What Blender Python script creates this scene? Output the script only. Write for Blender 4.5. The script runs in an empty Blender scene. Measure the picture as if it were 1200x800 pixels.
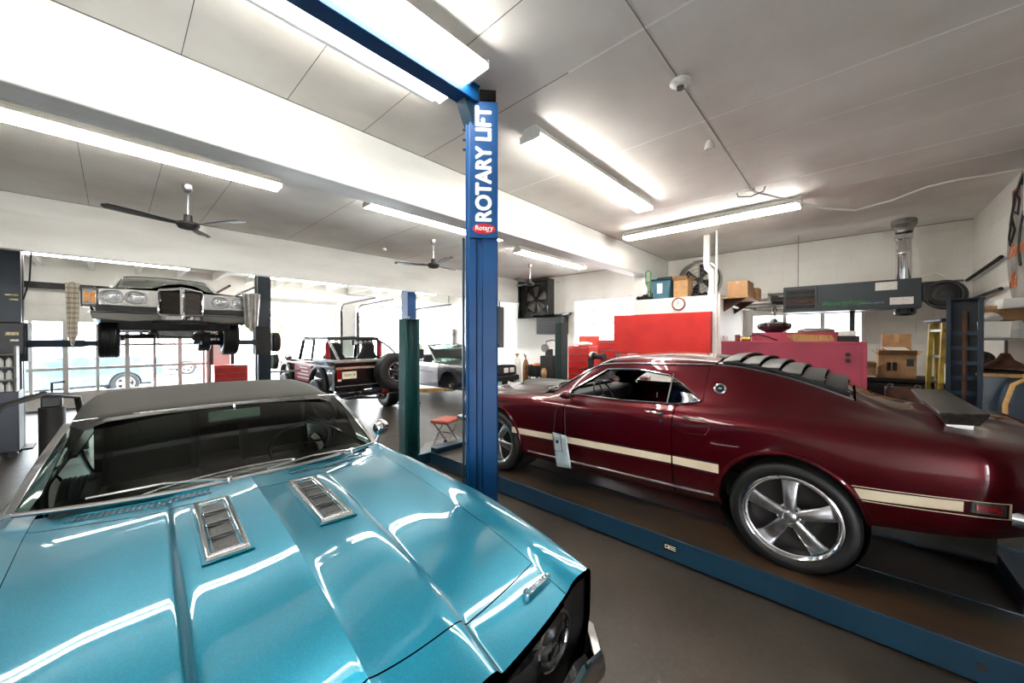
import bpy, bmesh, math, random
from mathutils import Vector, Matrix
from mathutils.geometry import delaunay_2d_cdt
random.seed(7)
SC = bpy.context.scene
COL = SC.collection
PI = math.pi

# ------------------------------------------------------------------ materials
def lin(c):
    return tuple((x/255/12.92 if x/255 <= .04045 else ((x/255+.055)/1.055)**2.4) for x in c)
MATS = {}
def mat(name, rgb, rough=.5, metal=0., coat=0., emit=0., noise=None, bump=None, spec=.5, alpha=None, flake=None):
    if name in MATS: return MATS[name]
    m = bpy.data.materials.new(name); m.use_nodes = True
    nt = m.node_tree; b = nt.nodes['Principled BSDF']
    c = lin(rgb)
    b.inputs['Base Color'].default_value = (*c, 1)
    b.inputs['Roughness'].default_value = rough
    b.inputs['Metallic'].default_value = metal
    b.inputs['Specular IOR Level'].default_value = spec
    b.inputs['Coat Weight'].default_value = coat
    b.inputs['Coat Roughness'].default_value = .03
    if coat >= 1: b.inputs['Coat IOR'].default_value = 1.38
    if emit:
        b.inputs['Emission Color'].default_value = (*c, 1); b.inputs['Emission Strength'].default_value = emit
    tc = nt.nodes.new('ShaderNodeTexCoord')
    if noise:                                   # noise = (scale, second rgb, low, high[, stretch])
        n = nt.nodes.new('ShaderNodeTexNoise'); n.inputs['Scale'].default_value = noise[0]; n.inputs['Detail'].default_value = 6
        src = tc.outputs['Object']
        if len(noise) > 4:
            mp = nt.nodes.new('ShaderNodeMapping'); mp.inputs['Scale'].default_value = noise[4]
            nt.links.new(src, mp.inputs['Vector']); src = mp.outputs['Vector']
        nt.links.new(src, n.inputs['Vector'])
        r = nt.nodes.new('ShaderNodeMapRange'); r.inputs['From Min'].default_value = noise[2]; r.inputs['From Max'].default_value = noise[3]
        nt.links.new(n.outputs['Fac'], r.inputs['Value'])
        mx = nt.nodes.new('ShaderNodeMix'); mx.data_type = 'RGBA'
        mx.inputs['A'].default_value = (*c, 1); mx.inputs['B'].default_value = (*lin(noise[1]), 1)
        nt.links.new(r.outputs['Result'], mx.inputs['Factor'])
        nt.links.new(mx.outputs['Result'], b.inputs['Base Color'])
    if bump:                                    # bump = (scale, strength, distance)
        n2 = nt.nodes.new('ShaderNodeTexNoise'); n2.inputs['Scale'].default_value = bump[0]; n2.inputs['Detail'].default_value = 4
        nt.links.new(tc.outputs['Object'], n2.inputs['Vector'])
        bp = nt.nodes.new('ShaderNodeBump'); bp.inputs['Strength'].default_value = bump[1]; bp.inputs['Distance'].default_value = bump[2]
        nt.links.new(n2.outputs['Fac'], bp.inputs['Height']); nt.links.new(bp.outputs['Normal'], b.inputs['Normal'])
    MATS[name] = m
    return m
def glass(name, tint=(255,255,255), gloss=.08, ior=1.3):
    if name in MATS: return MATS[name]
    m = bpy.data.materials.new(name); m.use_nodes = True; nt = m.node_tree
    for n in list(nt.nodes): nt.nodes.remove(n)
    o = nt.nodes.new('ShaderNodeOutputMaterial'); t = nt.nodes.new('ShaderNodeBsdfTransparent'); g = nt.nodes.new('ShaderNodeBsdfGlossy')
    t.inputs['Color'].default_value = (*lin(tint), 1); g.inputs['Roughness'].default_value = .02
    fr = nt.nodes.new('ShaderNodeFresnel'); fr.inputs['IOR'].default_value = ior
    ad = nt.nodes.new('ShaderNodeMath'); ad.operation = 'ADD'; ad.inputs[1].default_value = gloss; ad.use_clamp = True
    mx = nt.nodes.new('ShaderNodeMixShader')
    nt.links.new(fr.outputs[0], ad.inputs[0]); nt.links.new(ad.outputs[0], mx.inputs[0])
    nt.links.new(t.outputs[0], mx.inputs[1]); nt.links.new(g.outputs[0], mx.inputs[2]); nt.links.new(mx.outputs[0], o.inputs[0])
    MATS[name] = m
    return m
def emis(name, rgb, s):
    if name in MATS: return MATS[name]
    m = bpy.data.materials.new(name); m.use_nodes = True; nt = m.node_tree
    for n in list(nt.nodes): nt.nodes.remove(n)
    o = nt.nodes.new('ShaderNodeOutputMaterial'); e = nt.nodes.new('ShaderNodeEmission')
    e.inputs[0].default_value = (*lin(rgb), 1); e.inputs[1].default_value = s
    nt.links.new(e.outputs[0], o.inputs[0]); MATS[name] = m
    return m

# ------------------------------------------------------------------ geometry helpers
class MB:
    def __init__(s): s.v = []; s.f = []; s.M = Matrix.Identity(4)
    def at(s, loc=(0,0,0), rz=0, rx=0, ry=0):
        s.M = Matrix.Translation(loc) @ Matrix.Rotation(rz, 4, 'Z') @ Matrix.Rotation(ry, 4, 'Y') @ Matrix.Rotation(rx, 4, 'X'); return s
    def add(s, vs, fs):
        n = len(s.v); s.v += [s.M @ Vector(p) for p in vs]; s.f += [tuple(i+n for i in f) for f in fs]; return s
    def box(s, x0, x1, y0, y1, z0, z1):
        return s.add([(x0,y0,z0),(x1,y0,z0),(x1,y1,z0),(x0,y1,z0),(x0,y0,z1),(x1,y0,z1),(x1,y1,z1),(x0,y1,z1)],
                     [(3,2,1,0),(4,5,6,7),(0,1,5,4),(1,2,6,5),(2,3,7,6),(3,0,4,7)])
    def bc(s, c, d): 
        return s.box(c[0]-d[0]/2, c[0]+d[0]/2, c[1]-d[1]/2, c[1]+d[1]/2, c[2]-d[2]/2, c[2]+d[2]/2)
    def lathe(s, prof, o=(0,0,0), ax=(0,0,1), seg=32, closed=False):
        a = Vector(ax).normalized(); u = a.orthogonal().normalized(); w = a.cross(u); o = Vector(o)
        vs = []; fs = []; n = len(prof)
        for k in range(seg):
            t = 2*PI*k/seg; d = u*math.cos(t)+w*math.sin(t)
            vs += [o + a*h + d*max(r, 1e-4) for r, h in prof]
        for k in range(seg):
            k2 = (k+1) % seg
            for i in range(n if closed else n-1):
                j = (i+1) % n
                fs.append((k*n+i, k2*n+i, k2*n+j, k*n+j))
        return s.add(vs, fs)
    def cyl(s, p0, p1, r0, r1=None, seg=16):
        p0 = Vector(p0); p1 = Vector(p1); L = (p1-p0).length; r1 = r0 if r1 is None else r1
        return s.lathe([(0,0),(r0,0),(r1,L),(0,L)], p0, p1-p0, seg)
    def tube(s, pts, r, seg=8, close=False):
        P = [Vector(p) for p in pts]; n = len(P); vs = []; fs = []
        up = None
        for i, p in enumerate(P):
            if close: d = P[(i+1) % n]-P[i-1]
            else: d = P[min(i+1, n-1)]-P[max(i-1, 0)]
            d.normalize()
            if up is None: up = d.orthogonal().normalized()
            up = (up - d*up.dot(d)).normalized(); w = d.cross(up)
            rr = r[i] if isinstance(r, (list, tuple)) else r
            vs += [p + (up*math.cos(2*PI*k/seg)+w*math.sin(2*PI*k/seg))*rr for k in range(seg)]
        for i in range(n if close else n-1):
            j = (i+1) % n
            for k in range(seg):
                k2 = (k+1) % seg; fs.append((i*seg+k, i*seg+k2, j*seg+k2, j*seg+k))
        if not close: fs += [tuple(range(seg))[::-1], tuple((n-1)*seg+k for k in range(seg))]
        return s.add(vs, fs)
    def prism(s, pts, ax, lo, hi):              # 2D polygon extruded along axis ax
        def P(p, h): return (h, p[0], p[1]) if ax == 'x' else ((p[0], h, p[1]) if ax == 'y' else (p[0], p[1], h))
        n = len(pts)
        return s.add([P(p, lo) for p in pts]+[P(p, hi) for p in pts],
                     [tuple(range(n))[::-1], tuple(range(n, 2*n))]+[(i, (i+1) % n, n+(i+1) % n, n+i) for i in range(n)])
    def frame(s, pts, ins, ax, lo, hi):         # ring between two polygons, extruded
        def P(p, h): return (h, p[0], p[1]) if ax == 'x' else ((p[0], h, p[1]) if ax == 'y' else (p[0], p[1], h))
        n = len(pts)
        vs = [P(p, lo) for p in pts]+[P(p, lo) for p in ins]+[P(p, hi) for p in pts]+[P(p, hi) for p in ins]
        fs = []
        for i in range(n):
            j = (i+1) % n
            fs += [(i, j, n+j, n+i), (2*n+i, 3*n+i, 3*n+j, 2*n+j), (i, 2*n+i, 2*n+j, j), (n+i, n+j, 3*n+j, 3*n+i)]
        return s.add(vs, fs)
    def grid(s, F, nu, nv, wrap=False):
        vs = [F(i/nu, j/nv) for i in range(nu+1) for j in range(nv+1)]; w = nv+1
        return s.add(vs, [(i*w+j, (i+1)*w+j, (i+1)*w+j+1, i*w+j+1) for i in range(nu) for j in range(nv)])
    def ball(s, c, r, sc=(1,1,1), seg=20, rings=12):
        vs = []; fs = []
        for i in range(rings+1):
            p = PI*i/rings
            for k in range(seg):
                t = 2*PI*k/seg
                vs.append((c[0]+r*sc[0]*math.sin(p)*math.cos(t), c[1]+r*sc[1]*math.sin(p)*math.sin(t), c[2]+r*sc[2]*math.cos(p)))
        for i in range(rings):
            for k in range(seg):
                k2 = (k+1) % seg; fs.append((i*seg+k, (i+1)*seg+k, (i+1)*seg+k2, i*seg+k2))
        return s.add(vs, fs)
    def build(s, name, m, parent=None, bevel=0, smooth=35, solid=0, sub=0):
        me = bpy.data.meshes.new(name); me.from_pydata([tuple(v) for v in s.v], [], s.f)
        bm = bmesh.new(); bm.from_mesh(me)
        bmesh.ops.remove_doubles(bm, verts=bm.verts, dist=1e-5)
        if not solid: bmesh.ops.recalc_face_normals(bm, faces=bm.faces)
        bm.to_mesh(me); bm.free()
        me.materials.append(m); o = bpy.data.objects.new(name, me); COL.objects.link(o)
        if parent: o.parent = parent
        if solid:
            md = o.modifiers.new('s', 'SOLIDIFY'); md.thickness = solid; md.offset = 0
        if bevel:
            md = o.modifiers.new('b', 'BEVEL'); md.width = bevel; md.segments = 2; md.limit_method = 'ANGLE'; md.angle_limit = math.radians(40)
        if sub:
            md = o.modifiers.new('u', 'SUBSURF'); md.levels = sub; md.render_levels = sub
        if smooth:
            me.shade_smooth()
            me.set_sharp_from_angle(angle=math.radians(smooth))
        return o
def tag(o, label, cat, group=None):
    o['label'] = label; o['category'] = cat
    if group: o['group'] = group
    return o
def thing(name, label, cat, loc=(0,0,0), rz=0, group=None):
    o = bpy.data.objects.new(name, None); o.empty_display_size = .1; COL.objects.link(o)
    o.location = loc; o.rotation_euler = (0,0,rz)
    return tag(o, label, cat, group)
def struct(o): o['kind'] = 'structure'; return o
def dup(o, loc=None, rz=None, label=None, parent=None):
    c = o.copy(); COL.objects.link(c)
    if parent is not None: c.parent = parent
    if loc is not None: c.location = loc
    if rz is not None: c.rotation_euler = (0,0,rz)
    if label: c['label'] = label
    for ch in list(o.children): dup(ch, parent=c)
    return c
def text(s, size, name, m, parent, loc, rot, ext=.001, bold=0., align='CENTER', sx=1., shear=0.):
    cu = bpy.data.curves.new(name, 'FONT'); cu.body = s; cu.size = size; cu.extrude = ext
    cu.shear = shear; cu.align_x = align; cu.align_y = 'CENTER'
    t = bpy.data.objects.new(name, cu); COL.objects.link(t)
    dg = bpy.context.evaluated_depsgraph_get(); me = bpy.data.meshes.new_from_object(t.evaluated_get(dg))
    bpy.data.objects.remove(t); me.materials.clear(); me.materials.append(m); me.name = name
    if bold:
        V0 = [tuple(v.co) for v in me.vertices]; F0 = [tuple(p.vertices) for p in me.polygons]; VV = []; FF = []
        for k in range(9):
            dx, dy = (0, 0) if k == 8 else (bold*math.cos(k*PI/4), bold*math.sin(k*PI/4)); n = len(VV)
            VV += [(a+dx, b+dy, c+k*2e-5) for a, b, c in V0]; FF += [tuple(i+n for i in f) for f in F0]
        me.clear_geometry(); me.from_pydata(VV, [], FF); me.materials.clear(); me.materials.append(m)
    o = bpy.data.objects.new(name, me); COL.objects.link(o); o.scale = (sx, 1, 1)
    o.location = loc; o.rotation_euler = rot
    if parent: o.parent = parent
    return o

# ---- monotone cubic interpolation
class PCH:
    def __init__(s, pts):
        pts = sorted(pts); s.x = [p[0] for p in pts]; s.y = [p[1] for p in pts]; n = len(pts)
        if n == 1: s.m = [0]; return
        h = [s.x[i+1]-s.x[i] for i in range(n-1)]; d = [(s.y[i+1]-s.y[i])/h[i] for i in range(n-1)]
        m = [d[0]]+[0]*(n-2)+[d[-1]]
        for i in range(1, n-1):
            if d[i-1]*d[i] > 0:
                w1 = 2*h[i]+h[i-1]; w2 = h[i]+2*h[i-1]; m[i] = (w1+w2)/(w1/d[i-1]+w2/d[i])
        s.m = m; s.h = h
    def __call__(s, x):
        X = s.x
        if len(X) == 1: return s.y[0]
        if x <= X[0]: return s.y[0]+s.m[0]*(x-X[0])
        if x >= X[-1]: return s.y[-1]+s.m[-1]*(x-X[-1])
        lo, hi = 0, len(X)-1
        while hi-lo > 1:
            k = (lo+hi)//2
            if X[k] <= x: lo = k
            else: hi = k
        h = s.h[lo]; t = (x-X[lo])/h
        return (1+2*t)*(1-t)**2*s.y[lo]+t*(1-t)**2*h*s.m[lo]+t*t*(3-2*t)*s.y[lo+1]+t*t*(t-1)*h*s.m[lo+1]

class Loft:
    """rows[i] = [(station, halfwidth, z), ...] ; S(s, t) with t the row index, from sill up to the centre line"""
    def __init__(self, rows, warp=None):
        self.W = [PCH([(p[0], p[1]) for p in r]) for r in rows]; self.Z = [PCH([(p[0], p[2]) for p in r]) for r in rows]
        self.n = len(rows)-1; self.warp = warp; self.cache = {}
    def sec(self, s):
        k = round(s, 5)
        if k not in self.cache:
            self.cache[k] = (PCH([(i, w(s)) for i, w in enumerate(self.W)]), PCH([(i, z(s)) for i, z in enumerate(self.Z)]))
        return self.cache[k]
    def wz(self, s, t):
        a, b = self.sec(s); t = min(max(t, 0), self.n); return a(t), b(t)
    def P(self, s, t, side=1):
        w, z = self.wz(s, t)
        a = self.warp(s, w, z) if self.warp else s
        return Vector((side*w, a, z))
    def tz(self, s, z, tmax):
        lo, hi = 0., tmax
        for _ in range(22):
            m = (lo+hi)/2
            if self.wz(s, m)[1] < z: lo = m
            else: hi = m
        return (lo+hi)/2

def inside(p, poly):
    x, y = p; c = False; n = len(poly); j = n-1
    for i in range(n):
        xi, yi = poly[i]; xj, yj = poly[j]
        if (yi > y) != (yj > y) and x < (xj-xi)*(y-yi)/(yj-yi)+xi: c = not c
        j = i
    return c
def resample(poly, res):
    out = []; n = len(poly)
    for i in range(n):
        a = Vector(poly[i]); b = Vector(poly[(i+1) % n]); d = b-a
        k = max(1, int(math.ceil(max(abs(d.x)/res[0], abs(d.y)/res[1]))))
        out += [tuple(a+d*(q/k)) for q in range(k)]
    return out
def patch(name, F, outer, m, parent, res=(.03, .1), holes=(), thick=.008, sgn=1, off=0., smooth_uv=False):
    """trimmed smooth sheet with exact normals: F(u,v) -> Vector over the polygon outer minus holes"""
    loops = [resample(outer, res)]+[resample(h, res) for h in holes]
    pts = []; edges = []
    for L in loops:
        b = len(pts); pts += [Vector(p) for p in L]; edges += [(b+i, b+(i+1) % len(L)) for i in range(len(L))]
    bnd = [(p[0]/res[0], p[1]/res[1]) for p in pts]
    cell = {}
    for x, y in bnd: cell.setdefault((int(math.floor(x)), int(math.floor(y))), []).append((x, y))
    us = [p[0] for p in loops[0]]; vs = [p[1] for p in loops[0]]
    nu = int((max(us)-min(us))/res[0])+1; nv = int((max(vs)-min(vs))/res[1])+1
    for i in range(nu+1):
        for j in range(nv+1):
            p = (min(us)+(i+.5)*res[0], min(vs)+(j+.5)*res[1])
            if not inside(p, loops[0]) or any(inside(p, h) for h in loops[1:]): continue
            q = (p[0]/res[0], p[1]/res[1]); cx, cy = int(math.floor(q[0])), int(math.floor(q[1])); ok = True
            for a in (-1, 0, 1):
                for b in (-1, 0, 1):
                    for r in cell.get((cx+a, cy+b), ()):
                        if (r[0]-q[0])**2+(r[1]-q[1])**2 < .25: ok = False; break
            if ok: pts.append(Vector(p))
    # triangulate in scaled space so cells are square
    sp = [Vector((p[0]/res[0], p[1]/res[1])) for p in pts]
    V, E, T, *_ = delaunay_2d_cdt(sp, edges, [], 0, 1e-6)
    so = [(p[0]/res[0], p[1]/res[1]) for p in loops[0]]; sh = [[(p[0]/res[0], p[1]/res[1]) for p in h] for h in loops[1:]]
    tris = []
    for t in T:
        c = ((V[t[0]].x+V[t[1]].x+V[t[2]].x)/3, (V[t[0]].y+V[t[1]].y+V[t[2]].y)/3)
        if inside(c, so) and not any(inside(c, h) for h in sh): tris.append(tuple(t))
    P = []; N = []
    e1, e2 = res[0]*.12, res[1]*.12
    for v in V:
        u, w = v.x*res[0], v.y*res[1]
        p = F(u, w); du = F(u+e1, w)-F(u-e1, w); dv = F(u, w+e2)-F(u, w-e2)
        n = du.cross(dv)*sgn
        n = n.normalized() if n.length > 1e-12 else Vector((0,0,1))
        N.append(n); P.append(p+n*off)
    cnt = {}
    for t in tris:
        for a, b in ((t[0], t[1]), (t[1], t[2]), (t[2], t[0])): cnt[(a, b)] = 1
    rim = [(a, b) for (a, b) in cnt if (b, a) not in cnt]
    verts = [tuple(p) for p in P]; faces = []; fn = []
    for t in tris:
        g = (P[t[1]]-P[t[0]]).cross(P[t[2]]-P[t[0]])
        if g.dot(N[t[0]]) < 0: t = (t[0], t[2], t[1])
        faces.append(t); fn += [N[i] for i in t]
    nt = len(faces)
    if thick:
        for a, b in rim:
            k = len(verts)
            verts += [tuple(P[a]), tuple(P[b]), tuple(P[b]-N[b]*thick), tuple(P[a]-N[a]*thick)]
            q = (P[b]-P[a]).cross(N[a]); q = q.normalized() if q.length > 1e-9 else N[a]
            faces.append((k, k+1, k+2, k+3)); fn += [q]*4
    me = bpy.data.meshes.new(name); me.from_pydata(verts, [], faces); me.materials.append(m)
    me.shade_smooth(); me.normals_split_custom_set([tuple(n) for n in fn])
    o = bpy.data.objects.new(name, me); COL.objects.link(o); o.parent = parent
    return o
def arc(cx, cy, r, a0, a1, n, ry=None):
    ry = ry or r
    return [(cx+r*math.cos(math.radians(a0+(a1-a0)*i/n)), cy+ry*math.sin(math.radians(a0+(a1-a0)*i/n))) for i in range(n+1)]
def rrect(x0, x1, y0, y1, r, n=4):
    return arc(x1-r, y1-r, r, 0, 90, n)+arc(x0+r, y1-r, r, 90, 180, n)+arc(x0+r, y0+r, r, 180, 270, n)+arc(x1-r, y0+r, r, 270, 360, n)

# ---- common materials
M_black = mat('black_rubber', (18,18,19), .55, noise=(30,(30,30,30),.4,.7))
M_tire = mat('tire_rubber', (11,11,12), .5, noise=(14,(19,18,18),.45,.75), bump=(60,.3,.002))
M_chrome = mat('chrome', (225,225,228), .08, 1.)
M_alu = mat('cast_aluminium', (190,190,192), .28, 1., noise=(20,(150,150,152),.4,.7))
M_dark = mat('dark_grease_metal', (22,21,20), .6, noise=(9,(48,42,36),.5,.75))
M_blackpaint = mat('black_paint', (14,14,15), .12, coat=1., noise=(4,(20,20,21),.4,.6))
M_satin = mat('satin_black', (30,30,31), .42, noise=(25,(42,42,42),.4,.7))
M_white = mat('white_enamel', (235,234,230), .4, noise=(4,(222,220,212),.45,.7))
M_steel = mat('galvanised_steel', (150,150,148), .38, .9, noise=(8,(110,108,104),.4,.7))
M_wood = mat('tan_wood', (186,146,96), .6, noise=(6,(150,108,64),.35,.7,(1,8,1)))
M_card = mat('cardboard', (176,137,98), .85, noise=(12,(150,112,76),.4,.75))
M_lens = mat('amber_lens', (225,140,40), .2, coat=.6, noise=(60,(245,175,80),.4,.6))
M_redlens = mat('red_lens', (140,14,14), .2, coat=.8, noise=(50,(90,8,8),.4,.6))
M_rust = mat('rusty_steel', (96,62,44), .7, .3, noise=(9,(58,44,38),.4,.7))
# ================================================================== ROOM
CEIL = 3.55
def wall_mat(name, axis, rgb, rough=.55, bw=.40, bh=.20, stain=(214,208,196)):
    m = mat(name, rgb, rough, noise=(1.3, stain, .45, .8)); nt = m.node_tree; b = nt.nodes['Principled BSDF']
    tc = nt.nodes.new('ShaderNodeTexCoord'); sp = nt.nodes.new('ShaderNodeSeparateXYZ'); cb = nt.nodes.new('ShaderNodeCombineXYZ')
    nt.links.new(tc.outputs['Object'], sp.inputs[0]); nt.links.new(sp.outputs[axis], cb.inputs[0]); nt.links.new(sp.outputs['Z'], cb.inputs[1])
    br = nt.nodes.new('ShaderNodeTexBrick'); br.inputs['Scale'].default_value = 1.; br.inputs['Brick Width'].default_value = bw
    br.inputs['Row Height'].default_value = bh; br.inputs['Mortar Size'].default_value = .006; br.inputs['Mortar Smooth'].default_value = .6
    nt.links.new(cb.outputs[0], br.inputs['Vector'])
    bp = nt.nodes.new('ShaderNodeBump'); bp.invert = True; bp.inputs['Strength'].default_value = .5; bp.inputs['Distance'].default_value = .006
    nt.links.new(br.outputs['Fac'], bp.inputs['Height']); nt.links.new(bp.outputs[0], b.inputs['Normal'])
    return m
W_heat = wall_mat('painted_block_wall', 'Y', (240,238,232), stain=(226,221,210))
W_side = wall_mat('painted_block_wall_side', 'X', (226,223,215))
W_plain = mat('painted_wall', (240,239,234), .5, noise=(.8,(218,214,206),.45,.8))
W_beam = mat('painted_beam', (238,238,234), .42, noise=(.7,(212,210,204),.4,.8,(1,4,4)))
# ceiling: semi-gloss painted boards with brush marks
def ceiling_mat():
    m = mat('painted_ceiling', (236,233,228), .34, noise=(.9,(208,202,194),.4,.75)); nt = m.node_tree; b = nt.nodes['Principled BSDF']
    tc = nt.nodes.new('ShaderNodeTexCoord'); mp = nt.nodes.new('ShaderNodeMapping'); mp.inputs['Scale'].default_value = (1.5, 14, 1)
    n = nt.nodes.new('ShaderNodeTexNoise'); n.inputs['Scale'].default_value = 2.2; n.inputs['Detail'].default_value = 8
    nt.links.new(tc.outputs['Object'], mp.inputs[0]); nt.links.new(mp.outputs[0], n.inputs['Vector'])
    bp = nt.nodes.new('ShaderNodeBump'); bp.inputs['Strength'].default_value = .35; bp.inputs['Distance'].default_value = .01
    nt.links.new(n.outputs['Fac'], bp.inputs['Height']); nt.links.new(bp.outputs[0], b.inputs['Normal'])
    r = nt.nodes.new('ShaderNodeMapRange'); r.inputs['To Min'].default_value = .42; r.inputs['To Max'].default_value = .68
    nt.links.new(n.outputs['Fac'], r.inputs['Value']); nt.links.new(r.outputs[0], b.inputs['Roughness'])
    return m
M_ceil = ceiling_mat()
def floor_mat():
    m = mat('worn_concrete_floor', (84,75,66), .42, noise=(1.1,(60,53,46),.35,.7)); nt = m.node_tree; b = nt.nodes['Principled BSDF']
    tc = nt.nodes.new('ShaderNodeTexCoord')
    base = b.inputs['Base Color'].links[0].from_socket
    n = nt.nodes.new('ShaderNodeTexNoise'); n.inputs['Scale'].default_value = 9; n.inputs['Detail'].default_value = 10; n.inputs['Roughness'].default_value = .7
    r = nt.nodes.new('ShaderNodeMapRange'); r.inputs['From Min'].default_value = .64; r.inputs['From Max'].default_value = .76
    mx = nt.nodes.new('ShaderNodeMix'); mx.data_type = 'RGBA'; mx.inputs['B'].default_value = (*lin((150,138,120)), 1)
    nt.links.new(tc.outputs['Object'], n.inputs['Vector']); nt.links.new(n.outputs['Fac'], r.inputs['Value'])
    nt.links.new(r.outputs[0], mx.inputs['Factor']); nt.links.new(base, mx.inputs['A']); 
    n3 = nt.nodes.new('ShaderNodeTexNoise'); n3.inputs['Scale'].default_value = 30; n3.inputs['Detail'].default_value = 8
    nt.links.new(tc.outputs['Object'], n3.inputs['Vector'])
    m2 = nt.nodes.new('ShaderNodeMix'); m2.data_type = 'RGBA'; m2.blend_type = 'MULTIPLY'; m2.inputs['Factor'].default_value = .5
    nt.links.new(mx.outputs['Result'], m2.inputs['A']); nt.links.new(n3.outputs['Fac'], m2.inputs['B']); nt.links.new(m2.outputs['Result'], b.inputs['Base Color'])
    rr = nt.nodes.new('ShaderNodeMapRange'); rr.inputs['To Min'].default_value = .25; rr.inputs['To Max'].default_value = .6
    nt.links.new(n.outputs['Fac'], rr.inputs['Value']); nt.links.new(rr.outputs[0], b.inputs['Roughness'])
    bp = nt.nodes.new('ShaderNodeBump'); bp.inputs['Strength'].default_value = .15; bp.inputs['Distance'].default_value = .004
    nt.links.new(n3.outputs['Fac'], bp.inputs['Height']); nt.links.new(bp.outputs[0], b.inputs['Normal'])
    return m
struct(MB().box(-4.2, 9.25, -4.2, 14.1, -.2, 0).build('floor', floor_mat()))
ceil = struct(MB().box(-4.2, 9.25, -4.2, 7.95, CEIL, CEIL+.15).build('ceiling', M_ceil))
M_joint = mat('dark_panel_joint', (70,66,62), .7, noise=(6,(100,96,90),.4,.6)); M_batten = mat('light_filled_joint', (253,253,251), .5, noise=(4,(246,246,243),.4,.6))
j = MB()
for X, y0, y1 in ((.31,.92,3.25),(.92,.92,3.25),(1.52,.92,3.25),(2.15,1.45,3.25),(-.22,3.5,7.8),(.36,3.5,7.8),(.95,3.5,7.8),(2.2,3.5,7.8),(3.4,3.5,7.8),(4.6,3.5,7.8),(-1.3,3.5,7.8)):
    j.box(X-.002, X+.002, y0, y1, CEIL-.0015, CEIL+.01)
j.box(-4, 6.3, .909, .913, CEIL-.002, CEIL+.01); j.box(-4, 8.9, 3.205, 3.211, CEIL-.004, CEIL+.01)
j.box(-4, 9, 7.78, 7.79, CEIL-.004, CEIL+.01); j.box(8.985, 9, -1.38, 7.8, CEIL-.006, CEIL+.01)
struct(j.build('panel_joint', M_joint, ceil, smooth=0))
j = MB()
for X, y0, y1, w in ((2.15,-3,1.45,.007),(3.41,-3,3.2,.006),(4.05,-1.3,.9,.0025),(4.62,-1,2,.0025),(5.32,-2,2,.009),(5.98,-1.38,.2,.009),(4.3,.9,2.2,.0025)):
    j.box(X-w*1.3, X+w*1.3, y0, y1, CEIL-.0012, CEIL+.01)
struct(j.build('panel_joint', M_batten, ceil, smooth=0))
struct(MB().box(9.0, 9.25, -1.38, 14.1, 0, 3.7).build('wall_back', W_heat))
struct(MB().box(5.6, 9.25, -1.63, -1.38, 0, 3.7).build('wall_right', W_side))
struct(MB().box(5.35, 5.6, -4.2, -1.38, 0, 3.7).build('wall_right_return', W_plain))
wb = MB(); wb.box(-4.2, -3.4, -4.4, -4.2, 0, 3.7); wb.box(-1.6, 5.35, -4.4, -4.2, 0, 3.7); wb.box(-3.4, -1.6, -4.4, -4.2, 2.4, 3.7); struct(wb.build('wall_behind', W_plain))  # unseen wall; its doorway gap is added to let daylight in behind the camera
struct(MB().box(-4.4, -4.2, -4.4, 14.1, 0, 3.7).build('wall_left', W_plain))
# main beam and header
struct(MB().box(-4.2, 9.0, 3.21, 3.48, 3.03, CEIL).build('trim_1', W_beam, bevel=.01))
struct(MB().box(7.7, 9.0, 3.215, 3.475, 0, 3.03).build('wall_stub', W_plain))
h = MB().box(-4.2, 9.0, 7.8, 8.05, 2.85, CEIL); h.box(-4.2, 9.0, 7.77, 7.8, 2.83, 3.30)
struct(h.build('trim_2', W_beam, bevel=.006))
# outer bay ceiling with joists
struct(MB().box(-4.2, 9.25, 7.95, 14.2, 3.62, 3.75).build('ceiling_outer', W_plain))
for i, X in enumerate([-3.6+.8*k for k in range(16)]):
    struct(MB().box(X, X+.09, 8.05, 14, 3.40, 3.62).build('ceiling_joist', W_plain))
# far wall with door openings
ZT = 2.9
def farwall(name, x0, x1, z0, z1): struct(MB().box(x0, x1, 14.0, 14.2, z0, z1).build(name, W_plain))
farwall('wall_front_header', -4.2, 9.25, ZT, 3.75); farwall('wall_front_left', -4.2, -2.4, 0, ZT)
farwall('wall_front_pier', 1.85, 2.42, 0, ZT); farwall('wall_front_pillar', 5.76, 6.31, 0, ZT); farwall('wall_front_end', 8.9, 9.25, 0, ZT)
# sectional garage door with windows
M_door = mat('white_door_paint', (226,224,218), .45, noise=(3,(212,208,200),.4,.7))
xs = [-2.35+.5175*k for k in range(9)]; zs = [.37,.96,1.54,2.13]
d = MB()
d.box(-2.4, 1.85, 13.98, 14.03, 0, .33); d.box(-2.4, 1.85, 13.98, 14.03, 2.17, ZT)
for z in zs[1:-1]: d.box(-2.4, 1.85, 13.975, 14.03, z-.035, z+.035)
d.box(-2.4, 1.85, 13.975, 14.03, .31, .40); d.box(-2.4, 1.85, 13.975, 14.03, 2.10, 2.19); d.box(-2.4, 1.85, 13.97, 13.99, 2.5, 2.52)
for k, x in enumerate(xs): 
    w = .045 if k % 2 else .03; d.box(x-w, x+w, 13.977, 14.03, .33, 2.17)
door = struct(d.build('door_1', M_door, bevel=.004))
struct(MB().box(-2.4, 1.85, 14.0, 14.006, .35, 2.15).build('window_pane', glass('window_glass', (250,252,252), .02), door))
M_track = mat('dark_track_steel', (48,42,38), .5, .6, noise=(6,(70,58,48),.4,.7))
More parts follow.
